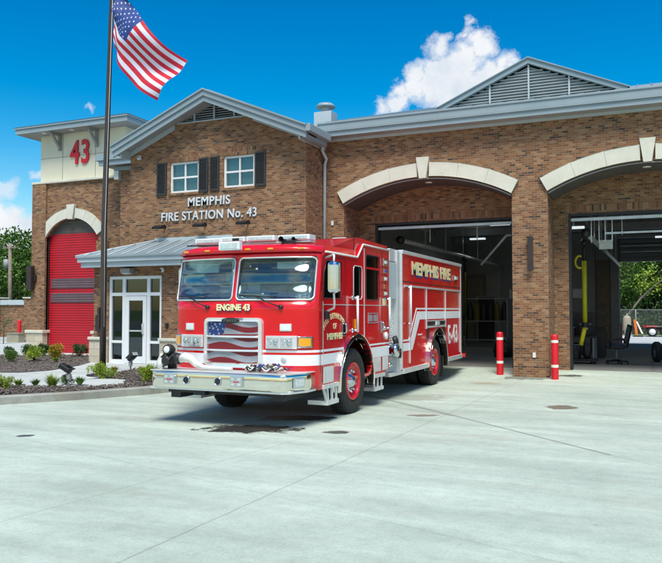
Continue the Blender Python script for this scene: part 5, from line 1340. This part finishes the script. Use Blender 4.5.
m.tube([(-25.6, 23.4, .2), (-25.58, 23.4, .8), (-25.62, 23.4, 1.5)], [.02, .015, .008], 6)
lf = MB()
for k in range(16):
    a = rn.uniform(0, 6.28); z = .5 + k * .065; e = Vector((-25.6 + math.cos(a) * .35, 23.4 + math.sin(a) * .35, z + .3)); m.tube([(-25.6, 23.4, z), tuple(e)], [.008, .003], 5)
    for q in range(22): leaf(lf, e + rv(rn) * .14, rv(rn), rv(rn), .07, .04, rn)
m.build('trunk', 'bark', sp_); lf.build('crown', 'shrubdark', sp_)

# ------------------------------------------------------------------ inside the bays
def exhaust(x0, y0, x1, y1, z, lab, hx, hy, htop, hbot, bend):
    e = thing('exhaust_rail', lab, 'exhaust rail', (x0, y0, z), 'vehicle exhaust rails under the bay ceiling')
    MB().tube([(x0, y0, z), (x1, y1, z)], .07, 14).build('rail', 'steel', e)
    MB().lathe((x0, y0, z), (x1 - x0, y1 - y0, 0), [(.0, -.16), (.11, -.15), (.13, .0), (.09, .05)], 16).build('end_cap', 'black', e)
    m = MB()
    for k in range(1, 6): yy = y0 + (y1 - y0) * k / 6; xx = x0 + (x1 - x0) * k / 6; m.box(xx - .012, xx + .012, yy - .012, yy + .012, z, 5.0)
    m.split('hanger', 'steel', e)
    h = thing('exhaust_hose', lab.replace('rail', 'hose').replace('silver', 'yellow').replace('long', 'hanging'), 'exhaust hose', (hx, hy, hbot), 'yellow exhaust hoses hanging in the bays')
    MB().tube([(hx, hy, htop), (hx, hy, hbot)], .062, 14).build('hose', 'yellow' if hy < 24 else 'yellowshade', h)
    MB().tube(bend, .058, 12).build('hose_end', 'yellow' if hy < 24 else 'yellowshade', h)
    MB().tube([(hx, hy, htop + .6), (hx, hy, htop)], .05, 10).ball((hx, hy, htop + .5), .10).lathe((hx, hy, hbot), (0, 0, 1), [(.09, -.06), (.09, .06)], 14).build('balancer', 'black', h)
    return h
h1 = exhaust(-1.47, 20.3, -1.15, 35.2, 3.72, 'long silver exhaust rail in the right bay', -1.60, 21.3, 3.05, 1.28, [(-1.60, 21.3, 1.22), (-1.66, 21.25, .95), (-1.71, 21.2, .72)])
h1['label'] = 'bright yellow exhaust hose hanging at the left side of the right bay'
h2 = exhaust(-6.81, 21, -6.45, 35.6, 3.80, 'long silver exhaust rail above the fire engine in the left bay', -6.50, 28.0, 3.15, 1.4, [(-6.50, 28, 1.35), (-6.5, 27.95, .7)])
h2['label'] = 'dim yellow exhaust hose hanging behind the fire engine in the left bay'
m = MB()
m.tube([(-1.72 + .12 * math.cos(t), 21.35, 3.02 + .17 * math.sin(t)) for t in lin(1.2, 5.1, 12)], .028, 8); m.build('hose_loop', 'yellow', h1)
# office chair
oc = thing('office_chair', 'black office chair with armrests standing inside the right bay', 'office chair', (-.88, 22.3, .16))
cx, cy, z0 = -.84, 22.3, .16
m = MB()
for k in range(5):
    a = R(72 * k + 10); m.tube([(cx, cy, z0 + .11), (cx + .30 * math.cos(a), cy + .30 * math.sin(a), z0 + .07)], [.028, .018], 8)
m.build('base', 'black', oc)
m = MB()
for k in range(5): a = R(72 * k + 10); m.lathe((cx + .30 * math.cos(a) - .02, cy + .30 * math.sin(a), z0 + .03), (1, 0, 0), [(0, 0), (.03, 0), (.03, .04), (0, .04)], 10)
m.build('castors', 'black', oc)
MB().tube([(cx, cy, z0 + .1), (cx, cy, z0 + .44)], .028, 10).build('gas_lift', 'graysteel', oc)
MB().box(cx - .26, cx + .22, cy - .25, cy + .25, z0 + .44, z0 + .52).build('seat', 'black', oc, bevel=.03)
MB().plate([(cx + .20, z0 + .52), (cx + .28, z0 + .50), (cx + .40, z0 + 1.06), (cx + .32, z0 + 1.09), (cx + .22, z0 + .75)], 'y', cy - .24, cy + .24).build('backrest', 'black', oc, bevel=.03)
for s in (-1, 1):
    MB().tube([(cx - .15, cy + s * .27, z0 + .46), (cx - .18, cy + s * .29, z0 + .66), (cx - .1, cy + s * .29, z0 + .70), (cx + .18, cy + s * .29, z0 + .70), (cx + .26, cy + s * .28, z0 + .62)], .022, 8).build('armrest', 'black', oc)
# workbench with gear, gear rack
wb = thing('workbench', 'dark workbench crowded with gear at the left side of the right bay', 'workbench', (-1.9, 23.5, .16))
MB().box(-2.6, -1.45, 23.0, 24.2, .86, .92).build('worktop', 'black', wb)
for x, y in ((-2.55, 23.05), (-1.5, 23.05), (-2.55, 24.15), (-1.5, 24.15)): MB().box(x - .03, x + .03, y - .03, y + .03, .16, .86).build('leg', 'graysteel', wb)
MB().box(-2.5, -1.55, 23.1, 24.1, .30, .33).build('shelf', 'graysteel', wb)
MB().box(-2.55, -1.5, 24.1, 24.2, .92, 1.62).build('back_panel', 'bronze', wb)
rn = random.Random(8)
def crate(nm, x, y, z, sx, sy, sz, mt, lab, cat):
    o = thing(nm, lab, cat, (x, y, z)); MB().box(x - sx, x + sx, y - sy, y + sy, z, z + sz).build('body', mt, o, bevel=.015)
    MB().box(x - sx - .01, x + sx + .01, y - sy - .01, y + sy + .01, z + sz * .82, z + sz * .9).build('rim', 'graysteel', o)
    MB().box(x - .08, x + .08, y - sy - .02, y - sy - .005, z + sz * .45, z + sz * .6).build('handle', 'steel', o); return o
crate('toolbox', -2.25, 23.5, .92, .2, .25, .28, 'bronze', 'dark toolbox on the workbench in the right bay', 'toolbox')
crate('storage_box', -1.75, 23.5, .92, .16, .2, .40, 'black', 'black storage box on the workbench beside the yellow hose', 'storage box')
crate('storage_box', -2.1, 23.5, .33, .3, .3, .36, 'black', 'black storage box on the lower shelf of the workbench', 'storage box')
cg = thing('equipment_cart', 'low black wheeled equipment cart under the end of the yellow hose', 'equipment cart', (-1.7, 22.2, .16))
MB().box(-2.3, -1.35, 21.9, 22.5, .24, .30).build('deck', 'black', cg)
for x in (-2.2, -1.45):
    for y in (21.95, 22.45): MB().lathe((x, y, .23), (0, 1, 0), [(0, -.02), (.07, -.02), (.07, .02), (0, .02)], 14).build('wheel', 'rubber', cg)
MB().tube([(-2.25, 22.2, .3), (-2.25, 22.2, 1.0), (-2.0, 22.2, 1.02)], .02, 8).build('push_handle', 'steel', cg)
MB().ball((-1.62, 22.15, .42), .12).lathe((-1.95, 22.2, .3), (0, 0, 1), [(.16, 0), (.17, .25), (.1, .35), (0, .36)], 16).build('compressor', 'black', cg)
dk = thing('desk', 'small dark desk standing left of the office chair', 'desk', (-1.5, 25.2, .16))
MB().box(-1.75, -1.25, 24.8, 25.8, 1.08, 1.13).build('desk_top', 'black', dk)
MB().box(-1.72, -1.28, 24.85, 24.9, .16, 1.08).box(-1.72, -1.28, 25.7, 25.75, .16, 1.08).split('side_panel', 'bronze', dk)
gp_ = [(-4.35, 24.2, .16, .34, .62), (-4.0, 25.2, .16, .28, .95), (-3.75, 23.6, .16, .22, .5)]
for k, (x, y, z, r, h) in enumerate(gp_):
    g = thing('gear_bag', ['wide black gear bag on the floor of the left bay', 'tall black gear bag standing behind the left bollard', 'small black gear bag beside the brick pier inside the left bay'][k], 'gear bag', (x, y, z), 'black gear bags in the left bay')
    MB().lathe((x, y, z), (0, 0, 1), [(0, 0), (r * .9, .0), (r, h * .3), (r * .85, h * .7), (r * .4, h * .93), (0, h)], 16).build('body', 'black', g)
    MB().tube([(x - r * .5, y - r * .6, z + h * .8), (x, y - r * .6, z + h * 1.12), (x + r * .5, y - r * .6, z + h * .8)], .02, 6).build('handle', 'graysteel', g)
    MB().box(x - r * .5, x + r * .5, y - r * .98, y - r * .90, z + h * .3, z + h * .36).build('reflective_strip', 'yellowshade', g)
# dim things at the back of the left bay
rk = thing('gear_rack', 'dark gear rack with hanging coats behind the fire engine', 'gear rack', (-6.3, 31, .16))
for x in (-7.2, -5.4): MB().box(x - .03, x + .03, 30.9, 30.96, .16, 2.2).build('post', 'graysteel', rk)
for z in (.4, 1.2, 2.15): MB().box(-7.2, -5.4, 30.9, 31.3, z, z + .04).build('shelf', 'graysteel', rk)
for k in range(6):
    x = -7.0 + k * .29
    c = MB().lathe((x, 31.1, 1.24), (0, 0, 1), [(.13, 0), (.14, .3), (.12, .6), (.05, .78), (0, .8)], 12).build('hanging_coat', 'yellowshade' if k % 3 == 1 else 'black', org=(x, 31.1, 1.24), label='%s coat hanging %s in the gear rack of the left bay' % (('yellow' if k % 3 == 1 else 'black'), ['first', 'second', 'third', 'fourth', 'fifth', 'sixth'][k] + ' from the left'), cat='coat', group='turnout coats in the gear rack')
gd = thing('interior_door', 'brown door in the back of the left bay beside a lighter wall', 'door', (-7.0, 35.9, .16))
MB().box(-7.55, -6.75, 35.3, 35.36, .16, 2.3).build('leaf', 'bronze', gd); MB().box(-7.63, -7.55, 35.28, 35.38, .16, 2.38).box(-6.75, -6.67, 35.28, 35.38, .16, 2.38).box(-7.55, -6.75, 35.28, 35.38, 2.3, 2.38).build('frame', 'graysteel', gd)
ty = thing('spare_tyre', 'black tyre standing on the bay floor at the right edge of the picture', 'tyre', (.25, 23.6, .16))
MB().lathe((.22, 23.6, .46), (1, .25, 0), [(.17, -.08), (.28, -.08), (.30, -.04), (.30, .04), (.28, .08), (.17, .08), (.17, -.08)], 30).build('tread_ring', 'rubber', ty)
MB().lathe((.22, 23.6, .46), (1, .25, 0), [(0, 0), (.10, .0), (.17, .05), (.17, -.05)], 24).build('rim', 'graysteel', ty)
# rear yard: fence, trailer, barricade, tank
m = MB(); rn = random.Random(77)
for i in range(14000):
    x = rn.uniform(-9, 12); y = rn.uniform(57.6, 60); z = abs(rn.gauss(0, .8)) + .1 * math.sin(x * 2); leaf(m, (x, y, z), rv(rn), rv(rn), .26, .14, rn)
m.build('shade_foliage', 'leafdark', kind='stuff')  # dark leaf mass added to stand for the shade behind the fence
fe = thing('chain_link_fence', 'dark chain-link fence beyond the rear yard', 'fence', (0, 56, -.05))
for k in range(9): MB().tube([(-8 + k * 2.4, 56, -.1), (-8 + k * 2.4, 56, 1.75)], .035, 8).build('post', 'graysteel', fe)
m = MB(); w = .0045
for k in range(200):
    x = -9.6 + k * .12
    for d in (1, -1):
        xe = x + d * 1.7; m.add([(x - w, 56, 0), (x + w, 56, 0), (xe + w, 56, 1.7), (xe - w, 56, 1.7)], [(0, 1, 2, 3)])
m.tube([(-8, 56, 1.7), (11.2, 56, 1.7)], .025, 6); m.build('wire_mesh', 'graysteel', fe)
tr = thing('flatbed_trailer', 'low dark flatbed trailer with white wheels behind the station', 'trailer', (1.4, 50.6, .02))
MB().box(-.35, 3.6, 49.9, 51.3, .46, .60).build('deck', 'bronze', tr); MB().tube([(-.35, 50.6, .5), (-1.2, 50.6, .42)], .05, 8).build('drawbar', 'black', tr)
for x in (.23, .98):
    for y in (49.8, 51.4):
        wv = MB().lathe((x, y, .32), (0, 1, 0), [(.14, -.09), (.30, -.09), (.31, .0), (.30, .09), (.14, .09)], 24).build('wheel', 'rubber', tr)
        MB().lathe((x, y - .10, .32), (0, 1, 0), [(0, 0), (.19, .0), (.19, .03)], 18).build('rim', 'stripe', wv)
MB().box(-.1, 1.35, 49.65, 49.95, .66, .69).build('mudguard', 'graysteel', tr)
MB().box(-.3, .5, 50.1, 51, .60, .72).build('cargo', 'redlens', org=(.1, 50.5, .6), label='low red load lying on the front of the flatbed trailer', cat='load')
ba = thing('safety_barricade', 'leaning orange and white barricade by the trailer', 'barricade', (-.55, 50, .02))
MB().obox((-.72, 49.5, .62), (0, 1, 0), (1, 0, .0), (-.12, 0, 1), .02, .07, .48).build('orange_board', 'orange', ba)
MB().obox((-.50, 49.5, .60), (0, 1, 0), (1, 0, 0), (.42, 0, -1), .02, .05, .42).build('white_board', 'tape', ba); MB().box(-.9, -.3, 49.4, 49.6, .02, .1).build('foot', 'black', ba)
tk = thing('storage_tank', 'gray cylindrical storage tank beyond the rear door opening', 'tank', (-1.28, 52, .0))
MB().lathe((-1.28, 52, .3), (0, 0, 1), [(0, 0), (.24, 0), (.25, .1), (.25, .85), (.2, .97), (.1, 1.02), (0, 1.04)], 24).build('shell', 'beige', tk)
for a in (0, 2.1, 4.2): MB().box(-1.28 + .24 * math.cos(a) - .03, -1.28 + .24 * math.cos(a) + .03, 52 + .24 * math.sin(a) - .03, 52 + .24 * math.sin(a) + .03, 0, .35).build('leg', 'graysteel', tk)
MB().lathe((-1.28, 52, 1.34), (0, 0, 1), [(.05, 0), (.05, .1), (0, .12)], 10).build('valve', 'graysteel', tk)

# ------------------------------------------------------------------ camera, light, sky
cam = bpy.data.cameras.new('Camera'); co = bpy.data.objects.new('camera', cam); COL.objects.link(co); S.camera = co
cam.sensor_fit = 'HORIZONTAL'; cam.sensor_width = 36; cam.lens = 36 * 730 / 662; cam.clip_end = 4000; cam.clip_start = .05
co.location = (0, 0, 1.69); co.rotation_euler = (R(90 + 2.2358), 0, R(23.4568))
SUN_EL, SUN_AZ = 61, 24      # azimuth measured from -Y (behind the camera) towards +X
d = Vector((math.sin(R(SUN_AZ)) * math.cos(R(SUN_EL)), -math.cos(R(SUN_AZ)) * math.cos(R(SUN_EL)), math.sin(R(SUN_EL))))
sl = bpy.data.lights.new('Sun', 'SUN'); sl.energy = 2.7; sl.angle = R(26); sl.color = (1., .95, .87)
so_ = bpy.data.objects.new('sun', sl); COL.objects.link(so_); so_.rotation_euler = d.to_track_quat('Z', 'Y').to_euler()
w = bpy.data.worlds.new('World'); S.world = w; w.use_nodes = True; nt = w.node_tree
bg = nt.nodes['Background']
sky = N(nt, 'ShaderNodeTexSky', sky_type='NISHITA'); sky.sun_disc = False; sky.sun_elevation = R(SUN_EL)
sky.sun_rotation = math.atan2(d.x, d.y); sky.air_density = 1.15; sky.dust_density = 1.0; sky.ozone_density = 1.6
def hsv(h, s_, v):
    n = N(nt, 'ShaderNodeHueSaturation'); n.inputs['Hue'].default_value = h; n.inputs['Saturation'].default_value = s_; n.inputs['Value'].default_value = v
    nt.links.new(sky.outputs[0], n.inputs['Color']); return n.outputs[0]
s0 = N(nt, 'ShaderNodeSeparateXYZ'); nt.links.new(N(nt, 'ShaderNodeTexCoord').outputs['Generated'], s0.inputs[0])
skc = mixc(nt, ramp_n(nt, s0.outputs[2], [(.10, 0.), (.42, 1.)]), hsv(.490, 1.75, 1.5), hsv(.503, 1.95, 1.22))
tc = N(nt, 'ShaderNodeTexCoord').outputs['Generated']
sp = N(nt, 'ShaderNodeSeparateXYZ'); nt.links.new(tc, sp.inputs[0])
yy = math_n(nt, 'MAXIMUM', sp.outputs[1], .02)
A = math_n(nt, 'DIVIDE', sp.outputs[0], yy); E_ = math_n(nt, 'DIVIDE', sp.outputs[2], yy)
cb = N(nt, 'ShaderNodeCombineXYZ'); nt.links.new(A, cb.inputs[0]); nt.links.new(E_, cb.inputs[1])
wa = noise_n(nt, cb.outputs[0], 38, 3, .5); cb2 = N(nt, 'ShaderNodeCombineXYZ'); nt.links.new(E_, cb2.inputs[0]); nt.links.new(A, cb2.inputs[1]); cb2.inputs[2].default_value = 3.7
wb = noise_n(nt, cb2.outputs[0], 38, 3, .5)
A = math_n(nt, 'ADD', A, math_n(nt, 'MULTIPLY', math_n(nt, 'SUBTRACT', wa, .5), .035)); E_ = math_n(nt, 'ADD', E_, math_n(nt, 'MULTIPLY', math_n(nt, 'SUBTRACT', wb, .5), .035))
n1 = noise_n(nt, cb.outputs[0], 34, 9, .66); n2 = noise_n(nt, cb.outputs[0], 9, 5, .6)
BL = [(-0.2652, 0.3689, 0.0245, 0.0245), (-0.2083, 0.3692, 0.0261, 0.0267), (-0.1757, 0.3366, 0.0231, 0.0228), (-0.2992, 0.3417, 0.0207, 0.0204), (-0.3249, 0.3172, 0.0181, 0.0176), (-0.3525, 0.2984, 0.018, 0.016), (-.325, .30, .025, .02), (-.30, .315, .025, .025), (-0.2553, 0.3246, 0.0507, 0.0514), (-0.2158, 0.3027, 0.0438, 0.045), (-0.2207, 0.4002, 0.008, 0.008), (-0.2264, 0.3870, 0.012, 0.012), (-.24, .352, .03, .03), (-.285, .322, .03, .025), (-.19, .325, .03, .03), (-1.07, 0.145, 0.062, 0.046), (-1.1203, 0.155, 0.066, 0.052), (-0.2225, 0.3486, 0.0251, 0.0255),]
WISP = [(-1.016, 0.2477, 0.026, 0.012), (-1.1018, 0.224, 0.05, 0.026), (-0.8972, 0.356, 0.010, 0.006)]
def blobs(lst):
    best = None
    for a, e, ra, re in lst:
        da = math_n(nt, 'DIVIDE', math_n(nt, 'SUBTRACT', A, a), ra); de = math_n(nt, 'DIVIDE', math_n(nt, 'SUBTRACT', E_, e), re)
        q = math_n(nt, 'SQRT', math_n(nt, 'ADD', math_n(nt, 'MULTIPLY', da, da), math_n(nt, 'MULTIPLY', de, de)))
        k = math_n(nt, 'MULTIPLY', math_n(nt, 'SUBTRACT', 1., q), (ra / .025) ** .6)
        best = k if best is None else math_n(nt, 'MAXIMUM', best, k)
    return best
v1 = math_n(nt, 'ADD', blobs(BL), math_n(nt, 'MULTIPLY', math_n(nt, 'SUBTRACT', n1, .45), 1.8))
m1 = ramp_n(nt, v1, [(.0, 0.), (.7, 1.)])
v2 = math_n(nt, 'ADD', blobs(WISP), math_n(nt, 'MULTIPLY', math_n(nt, 'SUBTRACT', n1, .5), 2.2))
m2 = ramp_n(nt, v2, [(.0, 0.), (.9, .65)])
front = math_n(nt, 'GREATER_THAN', sp.outputs[1], .03)
mask = math_n(nt, 'MULTIPLY', math_n(nt, 'MAXIMUM', m1, m2), front)
# broken cloud added to the unseen sky behind the camera, for reflections
gn = noise_n(nt, tc, 2.6, 8, .6); gm = ramp_n(nt, gn, [(.50, 0.), (.62, 1.)])
gm = math_n(nt, 'MULTIPLY', gm, math_n(nt, 'LESS_THAN', sp.outputs[1], .0))
mask = math_n(nt, 'MAXIMUM', mask, gm)
cc = ramp_n(nt, n2, [(.30, (5.2, 6.2, 7.2)), (.48, (7.2, 7.6, 8.1)), (.66, (8.4, 8.5, 8.7))])
nt.links.new(mixc(nt, mask, skc, cc), bg.inputs['Color']); bg.inputs['Strength'].default_value = .065
S.render.engine = 'CYCLES'
S.view_settings.view_transform = 'Standard'; S.view_settings.look = 'None'; S.view_settings.gamma = 1; S.view_settings.use_curve_mapping = False
S.view_settings.exposure = .82
S.render.resolution_x = 1024; S.render.resolution_y = 871
